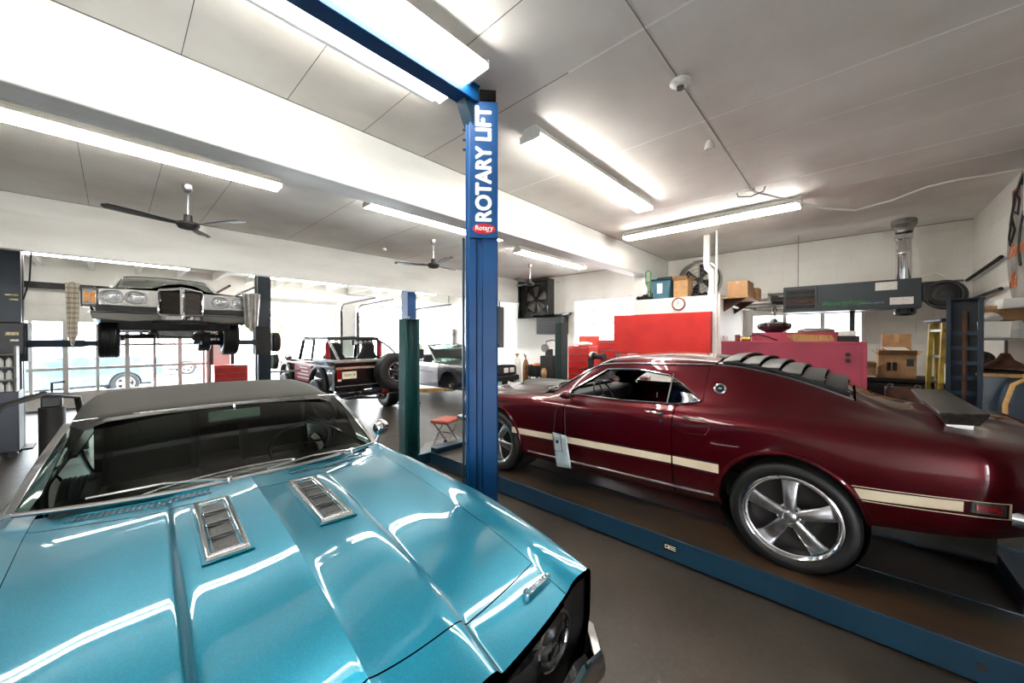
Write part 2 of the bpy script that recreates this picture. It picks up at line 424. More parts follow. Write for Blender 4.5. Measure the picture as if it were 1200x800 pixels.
for X in (-2.42, 1.95, 2.46, 5.72, 6.36, 8.8):
    t = MB().box(X-.04, X+.04, 13.86, 13.98, 0, 2.7); t.tube([(X,13.9,2.7),(X,13.82,2.86),(X,13.6,2.95),(X,11.3,3.0)], .03, 6)
    tag(t.build('door_track', M_track), {-2.42:'dark steel garage door track at the far left behind the raised car',1.95:'dark steel garage door track beside the white pier behind the raised car',
        2.46:'dark steel garage door track left of the open bay beside the red tool chest',5.72:'dark steel door track on the left edge of the white pillar behind the open-top truck',
        6.36:'dark steel door track on the right edge of the white pillar behind the open-top truck',8.8:'dark steel door track in the far corner above the silver car'}[X], 'door track', 'garage door tracks')
# rolled-up doors hanging under the joists
for x0, x1, lab in ((2.5,5.7,'open overhead garage door stored under the joists above the open-top truck'),(6.4,8.78,'open overhead garage door stored under the joists above the silver car')):
    q = MB()
    for k in range(4): q.box(x0, x1, 11.4+k*.56, 11.93+k*.56, 3.02, 3.06)
    tag(q.build('overhead_door', M_door), lab, 'garage door')
# frosted multi-pane window behind the tool chests, and window behind the heater
PANE_GLOW = 2.2
M_pane = glass('frosted_bright', (245,246,244), .03)
def wall_window(name, y0, y1, z0, z1, ny, nz, bar=.014):
    w = MB(); w.frame([(y0,z0),(y1,z0),(y1,z1),(y0,z1)], [(y0+.04,z0+.04),(y1-.04,z0+.04),(y1-.04,z1-.04),(y0+.04,z1-.04)], 'x', 8.955, 9.0)
    for k in range(1, ny): y = y0+(y1-y0)*k/ny; w.box(8.965, 8.998, y-bar, y+bar, z0, z1)
    for k in range(1, nz): z = z0+(z1-z0)*k/nz; w.box(8.967, 8.998, y0, y1, z-bar, z+bar)
    f = struct(w.build(name, M_white)); 
    p = struct(MB().box(8.990, 8.994, y0+.01, y1-.01, z0+.01, z1-.01).build('window_pane', emis('glowing_pane', (252,253,255), PANE_GLOW), f))  # pane emits its own glow in place of daylight; solid wall behind

wall_window('window_1', 3.6, 5.86, 1.45, 2.79, 7, 4)
wall_window('window_2', -.18, 1.52, 1.45, 2.2, 3, 1, .03)

# ================================================================== LIGHT FIXTURES
M_tube = emis('fluorescent_tube', (255,251,242), 26)
def fixture(label, c, L, rz, z=3.455, tubes=2, wid=.22):
    t = thing('ceiling_light', label, 'ceiling light', (c[0], c[1], z), rz, 'fluorescent ceiling fixtures')
    h = MB(); h.prism([(-wid*.5,.006),(wid*.5,.006),(wid*.46,.03),(wid*.30,.06),(wid*.3,.09),(-wid*.3,.09),(-wid*.30,.06),(-wid*.46,.03)], 'x', -L/2, L/2)
    h.box(-L/2-.004, -L/2+.012, -wid*.5, wid*.5, -.03, .03); h.box(L/2-.012, L/2+.004, -wid*.5, wid*.5, -.03, .03)
    h.build('housing', M_white, t)
    for k in range(tubes):
        y = (k-(tubes-1)/2)*(wid-.05)/max(1, tubes-1)
        MB().cyl((-L/2+.02, y, -.012), (L/2-.02, y, -.012), .019, seg=12).build('tube', M_tube, t)
    return t
fixture('wide fluorescent ceiling light above the blue overhead lift beam', (.42,1.97), 2.44, 0, tubes=4, wid=.52)
fixture('fluorescent ceiling light just right of the lettered blue column', (3.68,2.06), 2.44, 0)
fixture('fluorescent ceiling light running crosswise above the white closet and heater', (6.1,1.70), 2.44, PI/2)
fixture('fluorescent ceiling light at the left, nearest the large ceiling fan', (.10,4.87), 2.44, 0)
fixture('fluorescent ceiling light behind the main beam, half hidden by the lettered column', (3.46,4.64), 2.44, 0)
fixture('farthest fluorescent ceiling light, above the wall fan, behind the main beam', (6.7,4.92), 2.44, 0)

fixture('fluorescent light in the outer bay at the far left, seen below the header beam', (.0,11.4), 2.44, 0, z=3.33)
fixture('added unseen fluorescent light in the outer bay above the open-top truck', (3.6,11.4), 2.44, 0, z=3.33)  # extra lamp hidden by the header, added to brighten the outer bay
fixture('added unseen fluorescent light in the outer bay above the silver coupe', (6.9,11.4), 2.44, 0, z=3.33)  # another added fill lamp, out of view behind the header
# ================================================================== CAMERA / WORLD
cam = bpy.data.cameras.new('camera'); co = bpy.data.objects.new('camera', cam); COL.objects.link(co)
cam.sensor_width = 36; cam.lens = 36*430.2/1200; cam.clip_start = .02
co.location = (0, 0, 1.71); co.rotation_euler = (math.radians(90-.548), 0, math.radians(42.676-90))
SC.camera = co
w = bpy.data.worlds.new('sky'); SC.world = w; w.use_nodes = True; nt = w.node_tree
bg = nt.nodes['Background']; tc = nt.nodes.new('ShaderNodeTexCoord'); sp = nt.nodes.new('ShaderNodeSeparateXYZ'); cr = nt.nodes.new('ShaderNodeValToRGB')
nt.links.new(tc.outputs['Generated'], sp.inputs[0]); nt.links.new(sp.outputs['Z'], cr.inputs[0]); nt.links.new(cr.outputs[0], bg.inputs[0])
cr.color_ramp.elements[0].color = (.95,.97,1,1); cr.color_ramp.elements[1].color = (.75,.85,1,1)
bg.inputs[1].default_value = 14.0
SC.view_settings.view_transform = 'Standard'; SC.view_settings.look = 'None'; SC.view_settings.gamma = 1; SC.view_settings.use_curve_mapping = False
SC.view_settings.exposure = 1.3
SC.cycles.use_denoising = True
SC.cycles.max_bounces = 10; SC.cycles.diffuse_bounces = 5; SC.cycles.glossy_bounces = 5; SC.cycles.transparent_max_bounces = 12
SC.cycles.sample_clamp_indirect = 8
# outdoors
struct(MB().box(-60, 60, -60, 90, -.35, -.21).build('ground_lower', mat('bounce_yard', (150,148,142), .8, noise=(.6,(130,128,122),.4,.7))))  # unseen ground added all round to bounce daylight up into the shop
struct(MB().box(-40, 60, 14.2, 90, -.25, -.03).build('ground', mat('bright_yard_concrete', (190,188,182), .8, noise=(.6,(170,168,160),.4,.7))))
M_leaf = mat('tree_leaves', (110,140,70), .7, noise=(5,(150,170,100),.35,.7)); M_bark = mat('tree_bark', (96,80,64), .9, noise=(10,(70,58,46),.4,.7))
def tree(x, y, h, r, label):
    t = thing('tree', label, 'tree', (x, y, -.03), 0, 'trees outside the open bay')
    b = MB(); b.tube([(0,0,0),(.1,.05,h*.3),(0,.1,h*.55)], [.22,.17,.1], 8); b.tube([(.1,.05,h*.3),(.7,.2,h*.6)], [.1,.05], 6); b.tube([(.1,.05,h*.3),(-.7,-.1,h*.55)], [.1,.05], 6)
    b.build('trunk', M_bark, t)
    c = MB(); R = random.Random(int(x*10))
    for k in range(380):
        a = R.uniform(0, 2*PI); p = math.acos(R.uniform(-1,1)); rr = r*R.random()**.4
        q = Vector((rr*math.sin(p)*math.cos(a), rr*math.sin(p)*math.sin(a), h*.62+rr*.8*math.cos(p)))
        s = R.uniform(.18,.42); u = Vector((R.uniform(-1,1),R.uniform(-1,1),R.uniform(-1,1))).normalized(); v = u.orthogonal().normalized()
        c.add([q-u*s, q-v*s*.6, q+u*s, q+v*s*.6], [(0,1,2,3)])
    c.build('crown', M_leaf, t, smooth=0)
tree(8, 30, 7, 3.4, 'leafy tree outside, seen over the open-top truck')
tree(13.5, 34, 8, 4, 'leafy tree outside, seen right of the white pillar')
tree(4.5, 36, 8, 3.8, 'leafy tree outside, leftmost in the open bay')
# ================================================================== WHEELS
def wheel(parent, name, c, r, width, rimr, side, style='five', mt=None, rot=0.):
    """c = wheel centre; side=-1: outer face toward -X of the parent frame, +1: toward +X. Spins about X."""
    w = bpy.data.objects.new(name, None); COL.objects.link(w); w.parent = parent; w.location = c
    hw = width/2; s = side
    prof = [(rimr,-hw*.80),(rimr+.012,-hw*.92),(rimr+.03,-hw),(r*.86,-hw*1.04),(r*.94,-hw*.98),(r*.985,-hw*.86),(r,-hw*.70)]
    prof2 = []
    for k in range(5):                              # tread ribs
        a = -hw*.70+1.4*hw*k/5; b = -hw*.70+1.4*hw*(k+1)/5
        prof2 += [(r,a+.004),(r,b-.008),(r-.008,b-.006),(r-.008,b)]
    prof = prof+prof2+[(p, -h) for p, h in reversed(prof)]
    MB().lathe([(p, s*h) for p, h in prof], ax=(1,0,0), seg=56).build('tire', M_tire, w, smooth=50)
    m = mt or M_alu
    rim = MB()
    o = hw*s
    rim.lathe([(rimr-.035,-.3*o),(rimr-.03,.55*o),(rimr-.018,.66*o),(rimr-.018,.80*o),(rimr-.006,.84*o),(rimr+.006,.90*o),(rimr+.012,.97*o),(rimr+.004,1.0*o),(rimr-.006,.95*o),(rimr-.012,.86*o)], ax=(1,0,0), seg=56)
    rim.build('rim', M_chrome if style == 'five' else m, w, smooth=50)
    MB().lathe([(0,-.2*o),(rimr-.03,-.2*o),(rimr-.03,-.1*o),(0,-.1*o)], ax=(1,0,0), seg=32).build('brake_drum', M_dark, w)
    n = 5; sp = MB()
    for k in range(n):
        a = rot+2*PI*k/n; ca, sa = math.cos(a), math.sin(a)
        def F(u, v, ca=ca, sa=sa):
            rr = .035+(rimr-.055)*u
            hwid = .030+.010*math.sin(PI*u*.9)+.022*u**4 if style == 'five' else .045+.01*u
            ang = 2*PI*v; ww = hwid*math.cos(ang); dd = .020*math.sin(ang)*(1-.3*u)
            x = o*.62-s*.03*(u-.2)**2*4*(.35)+s*dd
            return (x, rr*ca-ww*sa, rr*sa+ww*ca)
        sp.grid(F, 10, 16)
    sp.build('spokes', m, w, smooth=60)
    hb = MB().lathe([(0,.50*o),(.075,.50*o),(.078,.58*o),(.070,.66*o),(.045,.68*o),(.042,.80*o),(.034,.88*o),(0,.90*o)], ax=(1,0,0), seg=32)
    hb.build('hub_cap', m, w, smooth=50)
    for k in range(5):
        ln = MB()
        a = rot+2*PI*(k+.5)/5; y, z = .058*math.cos(a), .058*math.sin(a)
        ln.cyl((.64*o,y,z), (.80*o,y,z), .010, .008, 6)
        ln.build('lug_nut', M_chrome, w, smooth=0)
    return w

# ================================================================== MAROON FASTBACK (local: X across, Y forward, origin on the runway under the rear axle)
M_maroon = mat('maroon_metallic_paint', (68,0,11), .34, .6, coat=1., spec=.15, noise=(260,(98,3,20),.45,.75))
M_cream = mat('cream_stripe', (236,218,190), .35, noise=(8,(226,206,176),.4,.7))
M_vinyl = mat('maroon_vinyl', (74,26,28), .5, noise=(16,(56,18,20),.4,.7))
M_gclear = glass('car_glass', (225,232,228), .0, 1.2)
M_gdark = glass('car_glass_dark', (90,95,90), .05)
def mustang():
    XC = 3.88
    T = thing('fastback_car', 'maroon fastback muscle car with cream side stripes parked on the blue runway', 'car', (XC, 0, 0))
    def R(*p): return list(p)
    NF = 3.74
    rows = [
     R((-.80,.66,.74),(-.5,.78,.645),(-.1,.80,.585),(.7,.80,.47),(2.6,.80,.42),(3.3,.78,.50),(NF,.66,.58)),
     R((-.80,.71,.79),(-.5,.835,.72),(-.1,.86,.66),(.7,.865,.56),(2.6,.865,.50),(3.3,.84,.58),(NF,.70,.64)),
     R((-.80,.74,.88),(-.5,.865,.83),(-.1,.90,.79),(.7,.90,.72),(2.6,.90,.69),(3.3,.88,.72),(NF,.74,.72)),
     R((-.80,.76,.98),(-.5,.88,.96),(-.1,.915,.94),(.7,.91,.90),(2.6,.905,.87),(3.3,.885,.87),(NF,.76,.83)),
     R((-.80,.75,1.06),(-.5,.87,1.06),(-.1,.905,1.065),(.3,.91,1.07),(.9,.905,1.05),(2.0,.90,1.02),(2.9,.89,.98),(3.4,.865,.95),(NF,.77,.90)),
     R((-.80,.72,1.12),(-.5,.83,1.13),(-.1,.86,1.145),(.4,.865,1.15),(.9,.865,1.13),(2.0,.86,1.095),(2.9,.855,1.04),(3.4,.83,1.0),(NF,.75,.94)),
     R((-.80,.66,1.155),(-.5,.72,1.165),(-.1,.76,1.195),(.4,.79,1.215),(.85,.815,1.175),(1.5,.82,1.145),(2.15,.81,1.115),(2.9,.80,1.065),(3.4,.78,1.015),(NF,.72,.955)),
     R((-.80,.56,1.165),(-.5,.60,1.175),(-.15,.64,1.215),(.2,.67,1.285),(.6,.70,1.335),(1.2,.72,1.31),(2.0,.72,1.25),(2.3,.735,1.13),(2.9,.74,1.075),(3.4,.72,1.03),(NF,.68,.965)),
     R((-.80,.50,1.17),(-.5,.52,1.18),(-.25,.525,1.215),(.07,.53,1.325),(.4,.545,1.43),(.75,.565,1.485),(1.2,.60,1.475),(1.75,.60,1.45),(2.2,.66,1.22),(2.35,.70,1.135),(2.9,.70,1.08),(3.4,.68,1.035),(NF,.64,.97)),
     R((-.80,.44,1.175),(-.5,.46,1.185),(-.25,.47,1.22),(.07,.48,1.345),(.4,.50,1.45),(.75,.52,1.51),(1.2,.535,1.525),(1.7,.54,1.50),(2.2,.60,1.25),(2.38,.62,1.155),(2.9,.60,1.10),(3.4,.58,1.06),(NF,.54,.99)),
     R((-.80,.24,1.18),(-.5,.25,1.20),(-.25,.25,1.235),(.07,.26,1.37),(.4,.27,1.475),(.75,.28,1.535),(1.2,.28,1.56),(1.7,.28,1.53),(2.25,.30,1.26),(2.42,.31,1.165),(2.9,.30,1.125),(3.4,.28,1.085),(NF,.26,1.01)),
     R((-.80,0,1.185),(-.5,0,1.205),(-.25,0,1.24),(.07,0,1.38),(.4,0,1.485),(.75,0,1.545),(1.2,0,1.575),(1.7,0,1.54),(2.27,0,1.27),(2.44,0,1.17),(2.9,0,1.14),(3.4,0,1.10),(NF,0,1.03)),
    ]
    L = Loft(rows); S = L.P
    AX_R, AX_F, RW = .30, 3.02, .35
    def arch(cy, cz, r):                 # circle in (Y,z) -> polygon in (Y,t), open at the sill
        pts = []
        for k in range(25):
            a = math.radians(-12+204*k/24); y, z = cy+r*math.cos(a), cz+r*.99*math.sin(a)
            z0 = L.wz(y, 0)[1]
            pts.append((y, L.tz(y, z, 5) if z > z0 else -.02))
        return pts
    aR = arch(.31, .56, .40); aF = arch(3.02, .55, .39)
    def yz(pts, tm=8): return [(y, L.tz(y, z, tm)) for y, z in pts]
    dlo = yz([(2.10,1.150),(1.93,1.272),(1.72,1.408),(1.42,1.425),(1.14,1.395),(1.02,1.335),(.90,1.255),(.86,1.225),(.90,1.205),(1.04,1.178),(1.45,1.160)])
    G = .004
    for sd in (-1, 1):
        sg = sd
        P = lambda u, v: S(u, v, sd)
        # front fender
        patch('front_fender', P, [(2.06+G,0),(2.06+G,6),(2.25,6.9),(2.4,6.9),(NF,6.9),(NF,0),(aF[0][0],0)]+[p for p in aF if p[1] > 0]+[(aF[-1][0],0)], M_maroon, T, sgn=sg, thick=.02)
        # door
        patch('door', P, [(1.03+G,.25),(2.06-G,.25),(2.06-G,6.2),(2.06-G,L.tz(2.055,1.155,8)), (1.9,L.tz(1.9,1.163,8)-.02),(1.45,L.tz(1.45,1.152,8)),(1.03+G,L.tz(1.03,1.170,8))], M_maroon, T, sgn=sg, thick=.02)
        patch('rocker_panel', P, [(.72,0),(2.62,0),(2.62,.22),(.72,.22)], M_maroon, T, sgn=sg, thick=.02)
        # rear quarter with sail panel, roof rail and pillar
        q = [(-.80,0),(-.80,8),(-.25,8.0),(.4,8),(1.2,8),(1.72,8),(2.08,7.75),(2.2,7.2),(2.2,6.02),(2.07,6.02),(1.5,6.3)]
        upper = [(1.03-G, 0.25),(1.03-G, L.tz(1.03,1.166,8)),(.95, L.tz(.95,1.18,8))]
        quarter = [(-.80,0),(-.80,8),(-.25,8),(.4,8),(.84,8),(.84,L.tz(.84,1.30,8)),(.835,L.tz(.84,1.22,8)),(.90,L.tz(.90,1.19,8)),(1.03-G,L.tz(1.03,1.165,8)),(1.03-G,.25),(.73,.25),(.73,0)]
        aRr = [p for p in aR if p[1] > 0]
        patch('rear_quarter_panel', P, quarter+[(aR[0][0],0)]+aRr+[(aR[-1][0],0)], M_maroon, T, sgn=sg, thick=.02)
        # roof rail + pillars around the glass
        rail = [(.842,8),(1.2,8),(1.72,8),(1.95,8),(2.26,8),(2.3,6.9),(2.24,6.05),(2.068,6.05)]+[p for p in dlo[0:1]]
        rail = [(.842,8),(1.2,8),(1.72,8),(1.98,8),(2.25,8),(2.30,7),(2.24,6.02),(2.07,6.02),dlo[0],dlo[1],dlo[2],dlo[3],dlo[4],dlo[5],dlo[6],dlo[7],(.842,dlo[7][1])]
        patch('roof_rail', P, rail, M_maroon, T, sgn=sg, thick=.03)
        # bright trim round the glass
        tr = []; poly = dlo+[dlo[0]]
        for a, b in zip(poly, poly[1:]):
            for k in range(8):
                y = a[0]+(b[0]-a[0])*k/8; t = a[1]+(b[1]-a[1])*k/8; p = P(y, t); p.x += sd*.006; tr.append(p)
        MB().tube(tr, .007, 6, close=True).build('window_trim', M_chrome, T)
        # quarter glass and divider
        qg = [p for p in dlo if p[0] <= 1.10]
        patch('quarter_glass', P, [(1.10,dlo[4][1])]+[dlo[4]]*0+[dlo[5],dlo[6],dlo[7],dlo[8],dlo[9],(1.10,dlo[9][1]-.02)], M_gdark, T, sgn=sg, thick=0, off=-.006)
        MB().tube([P(1.10, dlo[9][1]-.05)+Vector((sd*.008,0,0)), P(1.10, dlo[4][1]+.05)+Vector((sd*.004,0,0))], .010, 6).build('window_divider', M_chrome, T)
        MB().cyl(P(.90,dlo[8][1]+.12)+Vector((sd*.0,0,0)), P(.90,dlo[8][1]+.12)+Vector((sd*.015,0,0)), .016, seg=14).build('quarter_glass_latch', M_chrome, T)
        # stripes
        def band(y0, y1, za0, za1, zb0, zb1, name, m, off):
            n = 10; top = []; bot = []
            for k in range(n+1):
                u = k/n; y = y0+(y1-y0)*u; top.append((y, L.tz(y, zb0+(zb1-zb0)*u, 5))); bot.append((y, L.tz(y, za0+(za1-za0)*u, 5)))
            return top, bot
        def stripe(y0, y1, za0, zb0, za1, zb1, m, off, nm='side_stripe', cut0=0, cut1=0):
            n = 8; top = [];  bot = []
            for k in range(n+1):
                u = k/n
                ya = y0+cut0+(y1-y0-cut0-cut1)*u; top.append((y0+(y1-y0)*u, L.tz(y0+(y1-y0)*u, zb0+(zb1-zb0)*u, 5)))
                bot.append((ya, L.tz(ya, za0+(za1-za0)*u, 5)))
            patch(nm, P, top+bot[::-1], m, T, sgn=sg, thick=0, off=off, res=(.05,.15))
        stripe(1.036, 2.75, .722, .782, .668, .730, M_cream, .0012)
        stripe(.700, 1.024, .723, .790, .722, .783, M_cream, .0012)
        stripe(1.036, 2.77, .790, .796, .738, .743, M_black, .0012); stripe(.70, 1.024, .797, .803, .791, .797, M_black, .0012)
        stripe(1.036, 2.75, .709, .715, .655, .661, M_black, .0012); stripe(.72, 1.024, .710, .716, .710, .716, M_black, .0012)
        # rear stripe: outline + block
        stripe(-.44, -.02, .800, .856, .762, .820, M_cream, .0013, cut1=.03)
        stripe(-.60, -.01, .874, .879, .830, .835, M_cream, .0012); stripe(-.60, -.04, .792, .797, .748, .753, M_cream, .0012)
        stripe(-.60, -.592, .795, .878, .795, .878, M_cream, .0012)
        # side marker light
        pm = P(-.52, L.tz(-.52, .838, 5)); d = (P(-.58, L.tz(-.58,.84,5))-P(-.46, L.tz(-.46,.84,5))).normalized(); an = math.atan2(d.y, d.x)
        b = MB().at(pm, rz=an); b.box(-.06,.06,-.012,.012,-.028,.028); o = b.build('marker_lamp', M_satin, T, bevel=.003)
        b = MB().at(pm+Vector((sd*.006,0,0)), rz=an); b.box(-.045,.045,-.011,.011,-.017,.017); b.build('lens', M_redlens, o, bevel=.002)
        # rocker chrome strip
        MB().tube([P(y, L.tz(y, .545-(y-.7)*.026, 5))+Vector((sd*.004,0,0)) for y in [.74+.1*k for k in range(20)] if y < 2.64], .010, 6).build('rocker_trim', M_chrome, T)
        # arch lips
        for A in (aR, aF):
            MB().tube([P(y, max(t, 0))+Vector((sd*.006,0,0)) for y, t in A], .014, 8).build('wheel_arch_lip', M_maroon, T)
        # wheel tubs
        for cy in (.31, 3.02):
            MB().lathe([(.41,0),(.41,.34)], (sd*.50,cy,.56), (sd,0,0), 40).build('wheel_well', M_satin, T)
            MB().cyl((sd*.50,cy,.56), (sd*.51,cy,.56), .41, seg=40).build('wheel_well', M_satin, T)
        wheel(T, 'wheel', (sd*.775, AX_R-.015, .18+.353), .353, .235, .258, sd, rot=.3)
        wheel(T, 'wheel', (sd*.780, AX_F, .18+.338), .338, .20, .245, sd, rot=.9)
        # door handle, lock, side scoop, fuel emblem, mirror
        h0 = P(1.115, L.tz(1.115,1.105,8)); h = MB()
        h.tube([h0+Vector((sd*.012,-.005,-.008)), h0+Vector((sd*.030,.03,0)), h0+Vector((sd*.030,.10,.002)), h0+Vector((sd*.014,.13,.0))], [.012,.008,.007,.009], 8)
        h.cyl(h0+Vector((0,0,-.012)), h0+Vector((sd*.03,0,-.012)), .014, .012, 14)
        h.build('door_handle', M_chrome, T)
        k0 = P(1.115, L.tz(1.115,1.045,5)); MB().cyl(k0, k0+Vector((sd*.010,0,0)), .012, seg=16).build('door_lock', M_chrome, T)
        MB().cyl(P(1.2,6.4)+Vector((-sd*.02,0,.0)), P(1.2,6.4)+Vector((-sd*.02,0,.045)), .004, .006, 8).build('lock_pin', M_chrome, T)
        sc = [(.985,1.105),(.985,.995),(.93,.978),(.79,.99),(.76,1.03),(.765,1.075),(.80,1.10)]
        cen = Vector((0,0,0)); ring = [P(y, L.tz(y,z,6))+Vector((sd*.003,0,0)) for y, z in sc]
        n = len(ring); cen = sum(ring, Vector())/n
        g = MB(); inner = [cen+(p-cen)*.80+Vector((-sd*.016*(1 if p.y < .9 else 2.4),0,0)) for p in ring]
        g.add([tuple(p) for p in ring+inner], [(i,(i+1)%n,n+(i+1)%n,n+i) for i in range(n)]+[tuple(range(n,2*n))])
        outer = [cen+(p-cen)*1.05+Vector((-sd*.004,0,0)) for p in ring]
        g.add([tuple(p) for p in ring+outer], [(i,(i+1)%n,n+(i+1)%n,n+i) for i in range(n)])
        g.build('side_scoop', M_maroon, T, smooth=70)
        s = MB(); s.add([tuple(x) for x in (P(.79,L.tz(.79,1.094,6))+Vector((sd*.005,0,0)), P(.97,L.tz(.97,1.100,6))+Vector((sd*.005,0,0)), P(.95,L.tz(.95,1.085,6))+Vector((sd*.004,0,0)))], [(0,1,2)])
        s.build('scoop_slot', M_black, T, solid=.002, smooth=0)
        e0 = P(.735, L.tz(.735,1.318,8)); nn = Vector((sd*.86,-.12,.50)).normalized()
        eb = MB().lathe([(.030,.000),(.040,.002),(.042,.008),(.036,.012),(.030,.006),(0,.006)], e0, nn, 32).build('pillar_emblem', M_chrome, T)
        MB().lathe([(0,.0065),(.029,.0065),(.029,.004)], e0, nn, 28).build('emblem_face', M_blackpaint, eb)
        MB().ball(e0+nn*.009, .012, (.4,1.1,.5), 10, 6).build('emblem_badge', M_chrome, eb)
        mp = P(2.0, L.tz(2.0,1.11,8)); m_ = MB(); m_.ball(mp+Vector((sd*.085,.02,.05)), .055, (1.1,1.25,.72)); m_.tube([mp+Vector((0,0,.0)), mp+Vector((sd*.05,.01,.03))], .014)
        mo = m_.build('side_mirror', M_maroon, T); MB().at(mp+Vector((sd*.085,-.045,.05))).lathe([(0,0),(.048,0),(.046,-.006),(0,-.008)], ax=(0,1,0), seg=24).build('mirror_glass', M_chrome, mo)
    # top surfaces, full width (q<0: right half)
    def TOP(s, q): 
        return S(s, 11-abs(q), -1 if q > 0 else 1)
    sg = 1
    patch('hood', TOP, [(2.42,-4.0),(2.42,4.0),(NF-.02,4.0),(NF-.02,-4.0)], mat('hood_paint', (60,26,28), .32, .3, coat=1., noise=(200,(92,40,42),.45,.7)), T, sgn=sg, res=(.05,.25))
    patch('roof', TOP, [(.80,-3),(.80,3),(1.70,3),(1.70,-3)], M_maroon, T, sgn=sg, res=(.05,.25), thick=.02)
    patch('windshield', TOP, [(1.705,-2.98),(1.705,2.98),(2.40,2.98),(2.40,-2.98)], M_gclear, T, sgn=sg, res=(.05,.25), thick=0, off=-.004)
    patch('rear_window', TOP, [(-.02,-2.6),(-.02,2.6),(.795,2.6),(.795,-2.6)], mat('rear_glass_black', (16,16,18), .05, coat=1., noise=(3,(20,20,22),.4,.6)), T, sgn=sg, res=(.05,.25), thick=0, off=-.01)
    for a, b in ((-3,-2.6),(2.6,3)):
        patch('window_surround', TOP, [(-.02,a),(-.02,b),(.795,b),(.795,a)], M_satin, T, sgn=sg, res=(.05,.2))
    patch('trunk_lid', TOP, [(-.78,-3.6),(-.78,3.6),(-.03,3.0),(-.03,-3.0)], M_maroon, T, sgn=sg, res=(.05,.25))
    for sd in (-1, 1):
        MB().tube([S(y, 8.0, sd)+Vector((0,0,.004)) for y in [-.02+.07*k for k in range(12)]], .006, 6).build('rear_window_trim', M_chrome, T)
        MB().tube([S(y, 8.0, sd)+Vector((0,0,.006)) for y in [.80+.09*k for k in range(11)]]+[S(y, 7.95, sd)+Vector((sd*.0,0,.008)) for y in (1.80,1.95,2.1,2.25)], .009, 6).build('drip_rail', M_chrome, T)
    # hood scoop and cowl
    sc = MB()
    def HS(u, v):
        y = 2.60+.62*u; x = (v-.5)*.50; p = .055*math.sin(min(1, (1-abs(2*v-1))*2.2)*PI/2)*(.4+.6*u)
        if u > .985: p *= .2
        return (x, y, 1.125+(-.04)*(u)+.018+p)
    sc.grid(HS, 16, 16); sc.build('hood_scoop', M_satin, T)
    MB().box(-.62,.62,2.34,2.43,1.13,1.150).build('cowl_panel', M_satin, T, bevel=.006)
    # tail panel and nose
    def closing(name, st, dy, m):
        b = MB(); pts = [S(st, k*.5, -1) for k in range(23)]; pts = pts+[Vector((-p.x, p.y, p.z)) for p in reversed(pts[:-1])]
        n = len(pts); c = [Vector((p.x*.97, p.y+dy, p.z-.004 if p.z > .9 else p.z+.02)) for p in pts]
        b.add([tuple(p) for p in pts+c], [(i,i+1,n+i+1,n+i) for i in range(n-1)]+[tuple(range(n, 2*n))]); return b.build(name, m, T, smooth=30)
    closing('tail_panel', -.80, -.03, M_maroon)
    for x in (-.52,-.40,-.28,.28,.40,.52): MB().box(x-.04,x+.04,-.85,-.825,.93,1.08).build('tail_lamp', M_redlens, T, bevel=.006)
    MB().tube([(-.80,-.60,.80),(-.80,-.84,.80),(-.6,-.90,.80),(0,-.92,.80),(.6,-.90,.80),(.80,-.84,.80),(.80,-.60,.80)], .045, 10).build('rear_bumper', M_chrome, T)
    closing('grille_panel', NF, .02, M_satin)
    MB().tube([(-.80,3.55,.66),(-.78,3.80,.66),(-.5,3.86,.66),(0,3.88,.66),(.5,3.86,.66),(.78,3.80,.66),(.80,3.55,.66)], .04, 10).build('front_bumper', M_chrome, T)
    for x in (-.62,.62): MB().cyl((x,3.72,.83), (x,3.79,.83), .085, seg=24).build('headlight', M_chrome, T)
    # louvres over the rear window
    for k in range(6):
        y = .735-.125*k; 
        c0 = S(y, 11); base = [S(y-.10, t, -1) for t in (8.3, 9, 10, 11)]; top = [S(y+.02, t, -1) for t in (8.3, 9, 10, 11)]
        full_b = base+[Vector((-p.x,p.y,p.z)) for p in reversed(base[:-1])]; full_t = top+[Vector((-p.x,p.y,p.z)) for p in reversed(top[:-1])]
        n = len(full_b); vs = []; 
        zr = c0.z
        for p in full_t: vs.append((p.x*1.0, p.y, p.z+.022))
        for p in full_b: vs.append((p.x*1.0, p.y, p.z+.052))
        for p in full_b: vs.append((p.x, p.y+.004, p.z+.038))
        for p in full_t: vs.append((p.x, p.y, p.z+.004))
        fs = []
        for r in range(3): fs += [(r*n+i, r*n+i+1, (r+1)*n+i+1, (r+1)*n+i) for i in range(n-1)]
        fs += [(3*n+i, 3*n+i+1, i+1, i) for i in range(n-1)]+[(0,n,2*n,3*n),(n-1,4*n-1,3*n-1,2*n-1)]
        MB().add(vs, fs).build('rear_window_louvre', M_satin, T, smooth=25)
    for sd in (-1, 1):
        pts = [S(y, 8.35, sd)+Vector((0,0,.018)) for y in [.0+.08*k for k in range(10)]]
        MB().tube(pts, .016, 6).build('louvre_side_rail', M_satin, T)
    # wing spoiler on the deck
    sp = MB()
    for a in (1,):
        prof = [(-.372,1.278),(-.385,1.284),(-.556,1.296),(-.566,1.290),(-.530,1.222),(-.408,1.212)]
    vs = []; 
    for x in (-.66,.66): vs += [(x*(1 if i < 4 else .97), y, z) for i, (y, z) in enumerate(prof)]
    n = 6; sp.add(vs, [tuple(range(n))[::-1], tuple(range(n,2*n))]+[(i,(i+1)%n,n+(i+1)%n,n+i) for i in range(n)])
    s_o = sp.build('rear_spoiler', mat('brushed_black', (66,64,62), .3, .55, noise=(40,(90,88,84),.4,.7,(.1,1,1))), T, bevel=.006)
    for x in (-.50,.50): MB().box(x-.02,x+.02,-.53,-.42,1.175,1.225).build('spoiler_stand', M_chrome, s_o, bevel=.004)
    # interior
    MB().box(-.60,.60,-.60,3.55,.47,.66).build('underbody', M_black, T)
